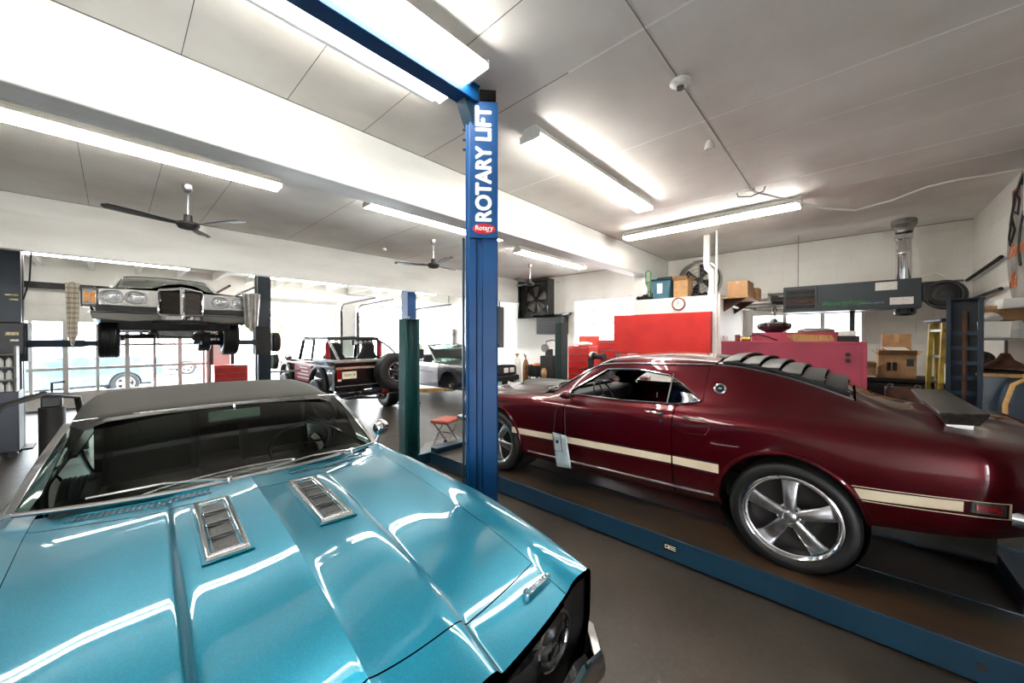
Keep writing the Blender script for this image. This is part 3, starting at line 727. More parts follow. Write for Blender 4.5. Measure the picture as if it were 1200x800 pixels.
    MB().box(-.62,.62,2.35,3.6,.66,1.0).build('engine_bay', M_dark, T); MB().box(-.60,.60,-.65,.2,.66,1.0).build('trunk_floor', M_dark, T)
    MB().box(-.76,.76,2.10,2.36,.95,1.12).build('dashboard', M_satin, T, bevel=.03)
    for x in (-.38,.38):
        s = thing_part('seat', T)
        b = MB().at((x,1.35,.78), rx=math.radians(8)); b.box(-.25,.25,-.25,.27,-.10,.05); b.build('seat_cushion', M_vinyl, s, bevel=.04)
        b = MB().at((x,1.12,.80), rx=math.radians(18)); b.box(-.24,.24,-.07,.07,0,.52); b.build('seat_back', M_vinyl, s, bevel=.05)
    MB().box(-.6,.6,.55,.85,.70,1.0).build('rear_seat', M_vinyl, T, bevel=.04)
    st = MB().lathe([(.175,-.010),(.185,0),(.175,.010),(.165,0)], (-.38,1.90,1.10), (0,-.88,.45), 36, closed=True)
    for a in (0, 120, 240):
        ax = Vector((0,-.88,.45)).normalized(); u = Vector((1,0,0)); v = ax.cross(u); d = u*math.cos(math.radians(a+90))+v*math.sin(math.radians(a+90))
        c = Vector((-.38,1.90,1.10)); st.tube([c, c+d*.175], .008, 6)
    st.tube([(-.38,1.90,1.10),(-.38,2.14,.98)], .02, 8)
    st.build('steering_wheel', M_satin, T)
    mr = MB().at((0,1.78,1.40)); mr.box(-.11,.11,-.012,.012,-.03,.03); mr.build('rear_view_mirror', M_chrome, T, bevel=.008)
    MB().box(-.5,-.14,1.60,1.69,1.40,1.425).build('sun_visor', M_satin, T, bevel=.008)
    MB().box(.14,.5,1.60,1.69,1.40,1.425).build('sun_visor', M_satin, T, bevel=.008)
    MB().box(-.55,.55,.85,1.66,1.47,1.485).build('headliner', M_vinyl, T)
    return T
def thing_part(name, parent, loc=(0,0,0)):
    o = bpy.data.objects.new(name, None); COL.objects.link(o); o.parent = parent; o.location = loc; return o
mustang()
# ================================================================== TURQUOISE CONVERTIBLE (local: Y = forward, X = the car's left is +? ; a = forward, b = toward image right)
M_turq = mat('turquoise_metallic_paint', (0,98,122), .34, .55, coat=1., spec=.2, noise=(300,(2,118,140),.45,.75))
def camaro():
    # world frame: origin at C0; forward dir = -92.2 deg
    fx, fy = -.0  , -1.
    th = math.radians(42.676); R_ = Vector((math.sin(th), -math.cos(th), 0)); F_ = Vector((math.cos(th), math.sin(th), 0))
    C0 = R_*-1.517+F_*2.072; fwd = (R_*.701-F_*.713).normalized()
    rz = math.atan2(fwd.y, fwd.x)-PI/2         # local +Y = forward, local +X = car's right; the car's left is local -X
    T = thing('convertible_car', 'turquoise convertible with grey soft top and chrome hood louvres, nearest the camera', 'car', (C0.x, C0.y, 0), rz)
    def ae(w):                                   # plan of the nose: forward reach against half width
        return 1.835-.18*min(w,.72)**2
    def warp(s, w, z):
        if s <= 1.0: return s
        e = ae(min(w, .90)); return 1.0+(s-1.0)*(e-1.0)/.85
    NS = 1.85
    def row(w, z, dw=(0,)*6, dz=None):
        # stations -3, -1.2, 0, .5, 1.0, 1.5, 1.85
        d = dz or (0,0,0,-.004,-.022,-.062,-.118)
        st = (-3.0,-1.2,0.0,.5,1.0,1.5,NS)
        return [(st[i], w[i] if isinstance(w, (list,tuple)) else w, z+d[i]) for i in range(7)]
    side0 = (0,0,0,0,0,.02,.10)
    rows = [
      row((.70,.76,.78,.78,.78,.76,.74), .22, dz=side0),
      row((.82,.86,.87,.87,.88,.86,.80), .42, dz=(0,0,0,0,0,.02,.10)),
      row((.88,.91,.92,.92,.925,.90,.84), .66, dz=(0,0,0,0,0,0,-.02)),
      row((.88,.905,.915,.92,.925,.90,.845), .80, dz=(0,0,0,-.005,-.015,-.04,-.06)),
      row((.87,.89,.90,.905,.912,.888,.845), .868, dz=(0,0,0,-.005,-.018,-.046,-.072)),
      row((.83,.85,.865,.87,.875,.855,.82), .912, dz=(0,0,0,-.005,-.022,-.055,-.090)),
      row((.78,.80,.81,.81,.80,.79,.765), .930, dz=(0,0,0,-.005,-.025,-.062,-.108)),
      row((.70,.72,.735,.72,.70,.685,.67), .926, dz=(0,0,0,-.006,-.028,-.070,-.122)),
      row(.52, .934, dz=(0,0,.008,0,-.026,-.076,-.132)),
      row((.332,.332,.332,.332,.330,.322,.31), .941, dz=(0,0,.012,0,-.028,-.080,-.140)),
      row((.305,.305,.305,.305,.30,.295,.28), .957, dz=(0,0,.0,.0,-.020,-.070,-.134)),
      row((.27,.27,.27,.27,.265,.26,.25), .962, dz=(0,0,.0,.0,-.018,-.068,-.132)),
      row(.12, .964, dz=(0,0,.004,.0,-.016,-.066,-.130)),
      row(.018, .970, dz=(0,0,.004,.0,-.014,-.062,-.126)),
      row(0., .973, dz=(0,0,.004,.0,-.013,-.060,-.124)),
    ]
    L = Loft(rows, warp); S = L.P; TC = L.n
    def TOP(s, q): return S(s, TC-abs(q), 1 if q > 0 else -1)
    # hood: q in [-7, 7] (half width .70), rear edge bows forward in the middle
    qh = TC-7
    rear = [(.11 if abs(q) >= 6.9 else .40-.27*(abs(q)/7)**2.2 if abs(q)>0 else .40, q) for q in [-7+.5*k for k in range(29)]]
    rear = [(.395-.27*(S(0, TC-abs(q)).x/.73)**2, q) for q in [-qh+.5*k for k in range(2*2*qh//2*1+1)]] if False else [(.385-.26*(abs(S(.3, TC-abs(q)).x)/.73)**2, q) for q in [(-1+2*k/28)*qh for k in range(29)]]
    front = [(1.675-.02*(abs(S(1.6, TC-abs(q)).x)/.7)**2, q) for q in [(1-2*k/28)*qh for k in range(29)]]
    patch('hood', TOP, rear+front, M_turq, T, sgn=-1, res=(.03,.14), thick=.02)
    # header panel ahead of the hood
    fr2 = [(s+.005, q) for s, q in reversed(front)]
    patch('nose_panel', TOP, [(NS, qh-.02)]+[(NS, (1-2*k/20)*(qh-.02)) for k in range(1, 21)]+fr2, M_turq, T, sgn=-1, res=(.03,.14), thick=.045)
    # cowl behind the hood
    patch('cowl_panel', TOP, [(-.03,-qh),(.08,-qh/2),(.14,0),(.08,qh/2),(-.03,qh)]+[(s-.006, q) for s, q in reversed(rear)], M_turq, T, sgn=-1, res=(.03,.14), thick=.02)
    for sd in (-1, 1):
        P = lambda u, v: S(u, v, sd); sg = -1 if sd < 0 else 1; sg = sd
        cy = 1.02; arch = []
        for k in range(21):
            a = math.radians(-8+196*k/20); y, z = cy+.385*math.cos(a), .34+.36*math.sin(a); arch.append((y, L.tz(y, z, 5)))
        arch = [p for p in arch if p[1] > 0]
        patch('front_fender', P, [(-.12,0),(-.12,6.98),(NS,6.98),(NS,0),(arch[0][0],0)]+arch+[(arch[-1][0],0)], M_turq, T, sgn=sg, res=(.03,.18), thick=.03)
        patch('door', P, [(-1.25,.2),(-1.25,6.6),(-.128,6.6),(-.128,.2)], M_turq, T, sgn=sg, res=(.05,.25), thick=.02)
        arch2 = []
        for k in range(21):
            a = math.radians(-8+196*k/20); y, z = cy-2.745+.37*math.cos(a), .34+.35*math.sin(a); arch2.append((y, L.tz(y, z, 5)))
        arch2 = [p for p in arch2 if p[1] > 0]
        patch('rear_quarter_panel', P, [(-3.0,0),(-3.0,6.9),(-1.257,6.9),(-1.257,0),(arch2[0][0],0)]+arch2+[(arch2[-1][0],0)], M_turq, T, sgn=sg, res=(.05,.25), thick=.02)
        wheel(T, 'wheel', (sd*.76, cy, .33), .33, .2, .2, sd, style='steel', mt=M_steel)
        wheel(T, 'wheel', (sd*.76, cy-2.745, .33), .33, .2, .2, sd, style='steel', mt=M_steel)
        MB().tube([P(s, 7.02)+Vector((0,0,-.006)) for s in [0+.1*k for k in range(19)]], .0045, 6).build('panel_gap', M_black, T)
        # crease along the fender crown
    # front face: dark recess, grille bars, headlamps, bumper
    gf = MB()
    def GF(u, v):
        w = -.848+1.696*u; k = max(0, 1-abs(w)/.80); a = ae(abs(w))-.012-.16*min(1,k*3)*math.sin(PI*min(1,v*1.02)); return (w, a, .36+(.425 if abs(w) < .7 else .46)*v-.02*abs(w))
    gf.grid(GF, 40, 10); gf.build('grille', mat('black_grille', (12,12,13), .35, noise=(30,(22,22,22),.4,.6)), T)
    gb = MB()
    for k in range(9):
        z = .47+.033*k; gb.tube([(w, ae(abs(w))-.10, z) for w in [-.50+.1*i for i in range(11)]], .004, 6)
    gb.build('grille_bars', M_satin, T)
    for sd in (-1, 1):
        c = Vector((sd*.645, ae(.645)-.055, .635)); ax = Vector((sd*.08, 1, 0)).normalized()
        h = MB().lathe([(.098,-.03),(.104,.0),(.100,.02),(.090,.022),(.088,.0)], c, ax, 40).build('headlight_bezel', M_chrome, T)
        MB().lathe([(.089,.0),(.075,-.04),(.0,-.065)], c, ax, 32).build('headlight_reflector', M_chrome, h)
        MB().lathe([(.090,.012),(.06,.022),(0,.028)], c, ax, 32).build('headlight_lens', glass('lamp_glass', (235,238,240), .15), h)
    bp = [(-.90,1.30,.50),(-.905,1.55,.50),(-.88,1.72,.50),(-.80,1.80,.50)]+[(w, ae(abs(w))+.045, .50) for w in (-.7,-.5,-.25,0,.25,.5,.7)]+[(.80,1.80,.50),(.88,1.72,.50),(.905,1.55,.50),(.90,1.30,.50)]
    bm_ = MB(); n = len(bp); vs = []; sec = [(-.02,.055),(.012,.06),(.028,.03),(.032,0),(.028,-.03),(.012,-.06),(-.02,-.055)]
    for i, p in enumerate(bp):
        a = Vector(bp[max(i-1,0)]); b = Vector(bp[min(i+1,n-1)]); d = (b-a).normalized(); nn = Vector((-d.y, d.x, 0)); 
        if nn.dot(Vector(p)-Vector((0,1.0,.5))) < 0: nn = -nn
        vs += [Vector(p)+nn*q[0]+Vector((0,0,q[1])) for q in sec]
    m = len(sec); bm_.add([tuple(v) for v in vs], [(i*m+k, (i+1)*m+k, (i+1)*m+(k+1)%m, i*m+(k+1)%m) for i in range(n-1) for k in range(m)]+[tuple(range(m)), tuple((n-1)*m+k for k in range(m))])
    bm_.build('front_bumper', M_chrome, T, smooth=50)
    MB().box(-.60,.60,-2.9,1.70,.20,.60).build('underbody', M_dark, T); MB().box(-.64,.64,.15,1.45,.60,.80).build('engine_bay', M_dark, T)
    MB().box(-.60,.60,1.5,1.75,.30,.42).build('lower_valance', M_satin, T)
    # script emblem on the nose (image right)
    e = S(1.80, 7.9, -1); 
    # hood louvre panels
    for sd in (-1, 1):
        b0 = .10; wv = .125; a0, a1 = .405, .945
        def HP(x, y, up):
            # surface height at half-width x, station y
            lo, hi = 6., float(TC)
            for _ in range(20):
                mid = (lo+hi)/2
                if L.wz(y, mid)[0] > x: lo = mid
                else: hi = mid
            return Vector((sd*x, y, L.wz(y, mid)[1]+up))
        x0, x1 = .115, .250
        fr = MB(); pts = [(x0,a0),(x1,a0),(x1,a1),(x0,a1)]; inn = [(x0+.022,a0+.028),(x1-.022,a0+.028),(x1-.022,a1-.028),(x0+.022,a1-.028)]
        V_ = [HP(x, y, -.002) for x, y in pts]+[HP(x, y, .020) for x, y in [(x0+.008,a0+.008),(x1-.008,a0+.008),(x1-.008,a1-.008),(x0+.008,a1-.008)]]+[HP(x, y, .018) for x, y in inn]+[HP(x, y, .002) for x, y in inn]
        fs = [(r*4+i, r*4+(i+1)%4, (r+1)*4+(i+1)%4, (r+1)*4+i) for r in range(3) for i in range(4)]+[(12,13,14,15)]
        fo = fr.add([tuple(v) for v in V_], fs).build('hood_louvre_panel', M_chrome, T, bevel=.003)
        for k in range(4):
            c0 = a0+.036+(a1-a0-.072)*k/4; c1 = c0+(a1-a0-.072)/4
            lp = MB(); Q = [HP(x0+.030, c0+.012, .004), HP(x1-.030, c0+.012, .004), HP(x1-.030, c1-.020, .004), HP(x0+.030, c1-.020, .004)]
            lp.add([tuple(v) for v in Q]+[tuple(v+Vector((0,0,.003))) for v in Q], [(0,1,2,3),(4,5,6,7)]+[(i,(i+1)%4,4+(i+1)%4,4+i) for i in range(4)])
            lp.build('louvre_mesh', mat('louvre_black', (60,62,62), .5, .3, noise=(160,(30,30,30),.4,.6)), fo, smooth=0)
            rp = MB(); A = [HP(x0+.024, c1-.022, .008), HP(x1-.024, c1-.022, .008), HP(x1-.024, c1+.008, .020), HP(x0+.024, c1+.008, .020)]
            rp.add([tuple(v) for v in A]+[tuple(v-Vector((0,0,.006))) for v in A], [(0,1,2,3),(7,6,5,4)]+[(i,(i+1)%4,4+(i+1)%4,4+i) for i in range(4)])
            rp.build('louvre_fin', M_chrome, fo, smooth=0)
            rr = MB(); loop = [HP(x0+.030,c0+.010,.010),HP(x1-.030,c0+.010,.010),HP(x1-.030,c1-.018,.010),HP(x0+.030,c1-.018,.010)]
            rr.tube([tuple(v) for v in loop], .003, 6, close=True); rr.build('louvre_frame', M_chrome, fo)
        base = MB(); B0 = [HP(x0-.006, a0-.006, .001), HP(x1+.006, a0-.006, .001), HP(x1+.006, a1+.008, .001), HP(x0-.006, a1+.008, .001)]
        base.add([tuple(v) for v in B0]+[tuple(v+Vector((0,0,.007))) for v in B0], [(0,1,2,3),(4,5,6,7)]+[(i,(i+1)%4,4+(i+1)%4,4+i) for i in range(4)])
        base.build('louvre_base', M_turq, T, bevel=.002)
        # cowl air slots
        for part in (0,):
            g = MB(); xs_ = [.17+.46*k/14 for k in range(15)]; yc = lambda x: .262-.20*(x/.73)**2
            vs = []
            for x in xs_: vs += [HP(x, yc(x)-.026, .003), HP(x, yc(x)+.026, .003)]
            g.add([tuple(v) for v in vs], [(2*k, 2*k+1, 2*k+3, 2*k+2) for k in range(14)])
            go = g.build('cowl_air_grille', M_black, T, smooth=0)
            rb = MB()
            for k in range(24):
                x = .17+.46*k/23; p = HP(x, yc(x), .004); rb.at((p.x, p.y, p.z), rz=-sd*.15).box(-.0038,.0038,-.026,.026,-.003,.002)
            rb.build('grille_ribs', M_turq, go, smooth=0)
            lip = MB(); lip.tube([HP(x, .262-.20*(x/.73)**2-.032, .004) for x in [.17+.05*i for i in range(10)]], .007, 8); lip.build('cowl_grille_lip', M_turq, T)
    # windshield
    def WB(x): return Vector((x, .165-.165*(abs(x)/.74)**2.2, .965+.006*(1-abs(x)/.74)))
    def WT(x): return Vector((x, -.345-.05*(abs(x)/.62)**2, 1.292-.022*(abs(x)/.62)**2))
    def WS(u, v):
        x0 = -.74+1.53*u; x1 = -.615+1.28*u; p = WB(x0).lerp(WT(x1), v); p += Vector((0,.024,.012))*math.sin(PI*v); return p
    patch('windshield', lambda u, v: WS(u, v), [(0,0),(1,0),(1,1),(0,1)], glass('windshield_glass', (128,138,126), .012, 1.14), T, sgn=1, res=(.05,.1), thick=0)
    tr = [WS(k/20, 0) for k in range(21)]; MB().tube(tr, .012, 8).build('windshield_lower_trim', M_chrome, T)
    tr = [WS(k/20, 1)+Vector((0,.004,.002)) for k in range(21)]; MB().tube(tr, .012, 8).build('windshield_upper_trim', M_chrome, T)
    for u, sd in ((0,-1),(1,1)):
        a = [WS(u, k/10)+Vector((sd*.012,-.010,0)) for k in range(11)]; g = MB(); vs = []
        for p in a: vs += [p+Vector((sd*-.014,.016,.004)), p+Vector((sd*.016,.004,.004)), p+Vector((sd*.022,-.035,0)), p+Vector((-sd*.012,-.030,0))]
        g.add([tuple(v) for v in vs], [(4*i+k, 4*i+4+k, 4*i+4+(k+1)%4, 4*i+(k+1)%4) for i in range(10) for k in range(4)]+[(0,1,2,3),(40,41,42,43)])
        g.build('windshield_pillar', M_chrome, T, bevel=.004)
    # wipers
    for x0, x1 in ((-.02,-.56),(.50,.02)) if False else ((-.10,.44),(.42,.0)): pass
    for piv, tip in (((.09,.185),(.58,.085)),((-.55,.125),(-.07,.215))):
        p0 = Vector((piv[0], piv[1], .985)); p1 = Vector((tip[0], tip[1]+.012, 1.005)); mid = p0.lerp(p1, .5)+Vector((0,.008,.022))
        w = MB(); w.cyl(p0-Vector((0,0,.02)), p0+Vector((0,0,.012)), .016, .012, 14); w.tube([p0, p0.lerp(p1,.25)+Vector((0,.006,.018)), mid], [.008,.007,.005], 8)
        wo = w.build('wiper_arm', M_chrome, T)
        w = MB(); w.tube([p0.lerp(p1,.12)+Vector((0,-.02,.0)), mid+Vector((0,-.014,.0)), p1+Vector((0,-.012,.0))], .0045, 6); w.build('wiper_blade', M_steel, wo)
    # soft top
    M_top = mat('grey_soft_top_vinyl', (36,34,29), .75, noise=(120,(29,27,24),.4,.7), bump=(300,.2,.001))
    def ST(u, v):
        # u: 0 front .. 1 rear ; v: -1..1 across
        a = -.352-1.75*u; hw = .655+.05*math.sin(PI*min(1,u*1.3)); z = 1.312+.035*math.sin(PI*min(u,.5)*1.0)-.38*max(0,u-.5)**1.6*1.6
        e = abs(v); x = .022+(hw+.012)*math.copysign(1,v)*(e if e < .8 else .8+.2*math.sin((e-.8)/.2*PI/2)*.85)
        drop = .03*e**2+(.17*((e-.8)/.2)**1.8 if e > .8 else 0)
        if u < .04: a += 0; drop += .016*(1-u/.04)
        return Vector((x, a, z-drop))
    g = MB(); g.grid(lambda u, v: ST(u, v*2-1), 30, 40); g.build('soft_top', M_top, T, solid=.012, smooth=80)
    def hl(v): p = ST(0, v); return p
    g = MB(); n = 21; vs = []
    for k in range(n):
        v = -.97+1.94*k/(n-1); p = ST(0, v); q = WS((v+1)/2, 1)
        vs += [p+Vector((0,0,.006)), p+Vector((0,.022,-.008)), Vector((p.x, q.y+.006, q.z+.010)), Vector((p.x, q.y-.03, q.z+.002))]
    g.add([tuple(v) for v in vs], [(4*i+k, 4*i+4+k, 4*i+4+k+1, 4*i+k+1) for i in range(n-1) for k in range(3)]); g.build('header_seal', M_satin, T, solid=.004)
    # interior
    MB().box(-.70,.70,-.16,.02,.80,.955).build('dashboard', M_satin, T, bevel=.03)
    MB().box(-.72,.72,-1.9,-.0,.60,.64).build('cabin_floor', M_black, T)
    for x in (-.36,.36):
        s = thing_part('seat', T); b = MB(); b.box(x-.25,x+.25,-.95,-.45,.62,.78); b.build('seat_cushion', M_black, s, bevel=.04)
        b = MB().at((x,-.98,.74), rx=math.radians(14)); b.box(-.24,.24,-.06,.06,0,.48); b.build('seat_back', M_black, s, bevel=.05)
    st = MB().lathe([(.178,-.009),(.187,0),(.178,.009),(.169,0)], (-.36,-.30,.98), (0,-.88,.45), 36, closed=True); st.tube([(-.36,-.30,.98),(-.36,-.1,.88)], .02); st.tube([(-.54,-.30,.98),(-.18,-.30,.98)], .009)
    st.build('steering_wheel', M_satin, T)
    mr = MB().at((.0,-.30,1.235), rx=math.radians(12)); mr.box(-.13,.13,-.012,.012,-.030,.030); mo = mr.build('rear_view_mirror', mat('pale_mirror_back', (214,236,236), .3, noise=(9,(200,224,224),.4,.6)), T, bevel=.008)
    mr = MB().at((.0,-.30,1.235), rx=math.radians(12)); mr.tube([(0,0,.02),(0,-.02,.06)], .006); mr.build('mirror_stem', M_chrome, mo)
    MB().box(-.70,.70,-1.95,-1.85,.55,1.16).build('cabin_blocker', M_black, T)  # black box added to block brightness from behind the cabin
    for sd in (-1, 1):
        g = MB(); g.add([(sd*.76,-.30,.93),(sd*.78,-1.35,.93),(sd*.66,-1.30,1.24),(sd*.655,-.42,1.26)], [(0,1,2,3)]); g.build('door_glass', M_gdark, T, solid=.004, smooth=0)
        g = MB(); g.add([(sd*.78,-1.35,.93),(sd*.78,-1.95,.93),(sd*.66,-1.95,1.18),(sd*.66,-1.30,1.26)], [(0,1,2,3)]); g.build('top_quarter', M_top, T, solid=.01, smooth=0)
    # driver's mirror on the car's left door (image right)
    mp = Vector((.86 if LEFT > 0 else -.86, -.20, .93)); k = 1 if LEFT > 0 else -1
    m_ = MB(); m_.tube([mp+Vector((-k*.02,0,-.05)), mp+Vector((k*.01,0,.0)), mp+Vector((k*.03,0,.045))], [.014,.009,.010], 10); mo = m_.build('side_mirror_stalk', M_chrome, T)
    MB().at(mp+Vector((k*.04,0,.085))).lathe([(0,.035),(.035,.03),(.056,.012),(.062,-.01),(.058,-.016),(0,-.014)], ax=(0,1,0), seg=32).build('side_mirror', M_chrome, mo)
    # chrome script and emblem bar on the nose corner
    nb = S(1.78, 8.4, LEFT); up = Vector((0,0,1))
    sc = text('Camaro', .046, 'nose_script', M_chrome, T, (0,0,0), (0,0,0), ext=.002, bold=.0014, shear=.45)
    zz = L.wz(1.765, 8.2)[1]; slope = math.atan2(L.wz(1.70,8.2)[1]-L.wz(1.82,8.2)[1], .12)
    sc.location = (LEFT*.60, 1.675, L.wz(1.70, 7.6)[1]+.006); sc.rotation_euler = (-slope, 0, PI+ (.12 if LEFT < 0 else -.12))
    return T
LEFT = -1
camaro()
# ================================================================== LIFTS
M_liftblue = mat('lift_blue_paint', (2,68,122), .42, spec=.3, noise=(3,(2,58,106),.4,.7))
M_liftdark = mat('lift_dark_blue_paint', (8,44,64), .4, coat=.3, noise=(3,(12,50,70),.4,.7))
M_runway = mat('worn_runway_steel', (40,52,54), .38, .3, noise=(2.2,(88,66,48),.42,.68,(1,.35,1)), bump=(40,.2,.003))
M_green = mat('lift_green_paint', (18,72,72), .4, coat=.3, noise=(3,(12,58,60),.4,.7))
M_navy = mat('navy_paint', (6,28,46), .4, noise=(3,(4,20,34),.4,.7))
lift = thing('drive_on_lift', 'blue four-post drive-on lift with runways under the maroon fastback', 'car lift', (2.87, 4.33, 0))
def runway(x0, x1):
    r = MB(); r.box(x0, x1, -5.6, -.20, .165, .18); ro = r.build('runway', M_runway, lift)
    e = MB(); e.box(x0-.005, x0+.012, -5.6, -.20, .02, .186); e.box(x1-.012, x1+.005, -5.6, -.20, .02, .186); e.box(x0, x1, -.215, -.19, .02, .19)
    e.build('runway_rail', M_liftdark, lift, bevel=.003)
    return ro
runway(0, .52); runway(1.54, 2.06)
MB().box(0, .5, -.33, -.20, .18, .25).build('wheel_stop', M_liftdark, lift, bevel=.01); MB().box(1.54, 2.04, -.33, -.20, .18, .25).build('wheel_stop', M_liftdark, lift, bevel=.01)
MB().box(-.15, 3.25, -.14, .10, .02, .16).build('cross_beam', M_liftdark, lift, bevel=.006); MB().box(-.15, 3.25, -5.35, -5.12, .02, .16).build('cross_beam', M_liftdark, lift, bevel=.006)
def column4(x, y, h, m, faces=1, rot=0, w=.11, d=.08):
    c = MB(); t = .012
    c.prism([(-w,-d),(w,-d),(w,d),(w-.035,d),(w-.035,d-.015),(w-t,d-.015),(w-t,-d+t),(-w+t,-d+t),(-w+t,d-.015),(-w+.035,d-.015),(-w+.035,d),(-w,d)] if faces > 0 else
            [(-w,-d),(-w+.035,-d),(-w+.035,-d+.015),(-w+t,-d+.015),(-w+t,d-t),(w-t,d-t),(w-t,-d+.015),(w-.035,-d+.015),(w-.035,-d),(w,-d),(w,d),(-w,d)], 'z', 0, h)
    if rot: c.v = [Matrix.Rotation(rot, 4, 'Z') @ p for p in c.v]
    c.v = [Vector((p.x+x, p.y+y, p.z)) for p in c.v]
    c.box(x-.16, x+.16, y-.14, y+.14, 0, .015)
    c.at((x,y,0), rz=rot).box(-w-.006, w+.006, -d-.006, d+.006, h, h+.012); c.at()
    return c.build('column', m, lift, bevel=.003)
g1 = column4(-.20, 0, 1.95, M_green, -1); column4(3.31, 0, 2.0, mat('lift_deep_green', (14,44,42), .4, noise=(3,(10,34,34),.4,.7)), 1); column4(3.31, -5.23, 2.12, M_navy, 1, math.radians(78), .125, .07); MB().cyl((3.31,-5.23,.1),(3.31,-5.23,2.0),.02,seg=8).build('lift_cable', M_rust, lift); [MB().at((3.31,-5.23,0), rz=math.radians(78)).box(-.11,.11,.0,.012,.3+.16*k,.34+.16*k).build('latch_rung', M_liftdark, lift, smooth=0) for k in range(10)]; column4(-.20, -5.23, 2.0, M_green, 1)
MB().cyl((-.20,0,1.96), (-.20,0,2.0), .012, seg=10).build('column_bolt', M_steel, g1)
# label on the runway rail
lb = MB().box(-.0075, -.005, -3.37, -3.28, .085, .135).build('rail_label', M_blackpaint, lift)
for z, w in ((.125,.05),(.113,.06),(.10,.05)): MB().box(-.0085, -.0073, -3.37, -3.37+w, z-.002, z+.003).build('label_print', M_cream, lb, smooth=0)
MB().frame(rrect(-3.325,-3.29,.10,.128,.004,2), rrect(-3.319,-3.296,.106,.122,.003,2), 'x', -.0086, -.0074).build('label_print', M_cream, lb, smooth=0)
MB().lathe([(0,0),(.02,0),(.02,.004),(0,.004)], (-.0055,-5.0+.19,.10), (-1,0,0), 20).build('rail_hole', M_black, lift)

# lettered two-post lift
RZ = math.radians(-47.3+5)                    # column face turned toward the open bay
ml = thing('two_post_lift', 'bright blue two-post lift with white lettering reaching the ceiling', 'car lift', (1.85, 2.002, 0), RZ)
c = MB()
W = .108
# body with a recessed channel down the front (front = local -Y)
c.prism([(-W,-.10),(-W+.012,-.118),(-.045,-.118),(-.040,-.10),(-.004,-.10),(.001,-.118),(W-.008,-.118),(W,-.108),(W,.10),(-W,.10)], 'z', .02, 3.37)
c.build('column', M_liftblue, ml, bevel=.003)
MB().box(-W-.012,-W+.002,-.10,.10,.02,3.34).build('column_flange', M_liftblue, ml, bevel=.002)
MB().box(-.2,.2,-.2,.2,0,.02).build('base_plate', M_liftdark, ml, bevel=.004)
cv = MB().box(-.090,.108,-.134,-.104,2.41,3.365).build('lettered_cover', M_liftblue, ml, bevel=.004)
text('ROTARY LIFT', .148, 'cover_lettering', mat('white_lettering', (240,242,242), .4, noise=(5,(228,230,230),.4,.6)), cv, (.012,-.1352,2.925), (PI/2, -PI/2, 0), ext=.0008, bold=.0065, sx=.91)
MB().at((.010,-.1345,2.475)).lathe([(0,0),(.080,0),(.080,-.003),(0,-.003)], ax=(0,1,0), seg=40).build('oval_badge', mat('badge_red', (200,24,34), .35, noise=(5,(180,20,30),.4,.6)), cv).scale = (1,1,1)
o = [x for x in cv.children if x.name.startswith('oval_badge')][0]
for v in o.data.vertices: v.co.z = 2.475+(v.co.z-2.475)*.46
text('Rotary', .046, 'badge_lettering', MATS['white_lettering'], cv, (.010,-.1385,2.480), (PI/2, 0, 0), ext=.0006, bold=.001)
text('LIFT', .012, 'badge_lettering', MATS['white_lettering'], cv, (.035,-.1385,2.456), (PI/2, 0, 0), ext=.0006, bold=.0006)
b = MB(); b.box(-.118,-.104,-.09,.09,3.0,3.4)
for k in range(5): b.cyl((-.14,-.06+.0*k,3.06+.07*k), (-.118,-.06,3.06+.07*k), .009, seg=6)
b.build('column_bracket', M_liftdark, ml)
MB().cyl((-.136,-.085,.4), (-.136,-.085,2.42), .009, seg=8).build('hydraulic_line', M_liftdark, ml)
# overhead beam running to the left (world -X)
bm = MB().at((0,0,0), rz=-RZ); bm.box(-4.6, -.115, -.09, .03, 3.35, 3.455); bm.box(-4.6,-.115,-.105,.045,3.447,3.457); bm.build('overhead_beam', M_liftblue, ml, bevel=.004)
bm = MB().at((0,0,0), rz=-RZ); bm.prism([(-.13,3.35),(-.22,3.35),(-.17,3.25),(-.13,3.18)], 'y', -.06, .03); bm.build('beam_gusset', M_liftdark, ml)
bm = MB().at((0,0,0), rz=-RZ); bm.cyl((-4.5,.20,3.40),(-.30,.20,3.40),.020,seg=10); bm.build('beam_conduit', M_white, ml)
pc = MB(); pc.cyl((.0,.05,3.44),(.06,.05,3.535),.035,seg=10); pc.box(-.02,.10,.0,.08,3.46,3.535); pc.build('pulley_housing', M_dark, ml)
# ================================================================== SHOP CONTENTS
M_red = mat('red_enamel', (206,40,34), .38, coat=.3, noise=(3,(190,30,28),.4,.7))
M_pink = mat('faded_pink_red_enamel', (168,62,84), .5, noise=(3,(146,50,70),.4,.75))
M_slate = mat('slate_grey_enamel', (56,64,70), .45, noise=(4,(46,54,60),.4,.7))
M_sticker = mat('white_sticker', (236,234,228), .5, noise=(30,(214,212,206),.5,.7))
M_bluep = mat('blue_plastic', (52,98,116), .45, noise=(8,(42,82,100),.4,.7))
M_brass = mat('brass', (190,150,80), .3, .9, noise=(9,(160,120,60),.4,.7))
M_steelgrey = mat('grey_sheet_metal', (120,118,114), .5, .2, noise=(6,(100,98,94),.4,.7))
M_greenp = mat('green_paint', (30,140,62), .4, noise=(9,(24,112,50),.4,.7))
M_yellow = mat('yellow_fibreglass', (196,168,70), .5, noise=(7,(150,128,60),.4,.7))
M_bbox = mat('navy_cabinet_paint', (8,42,66), .35, coat=.3, noise=(3,(12,42,64),.4,.7))

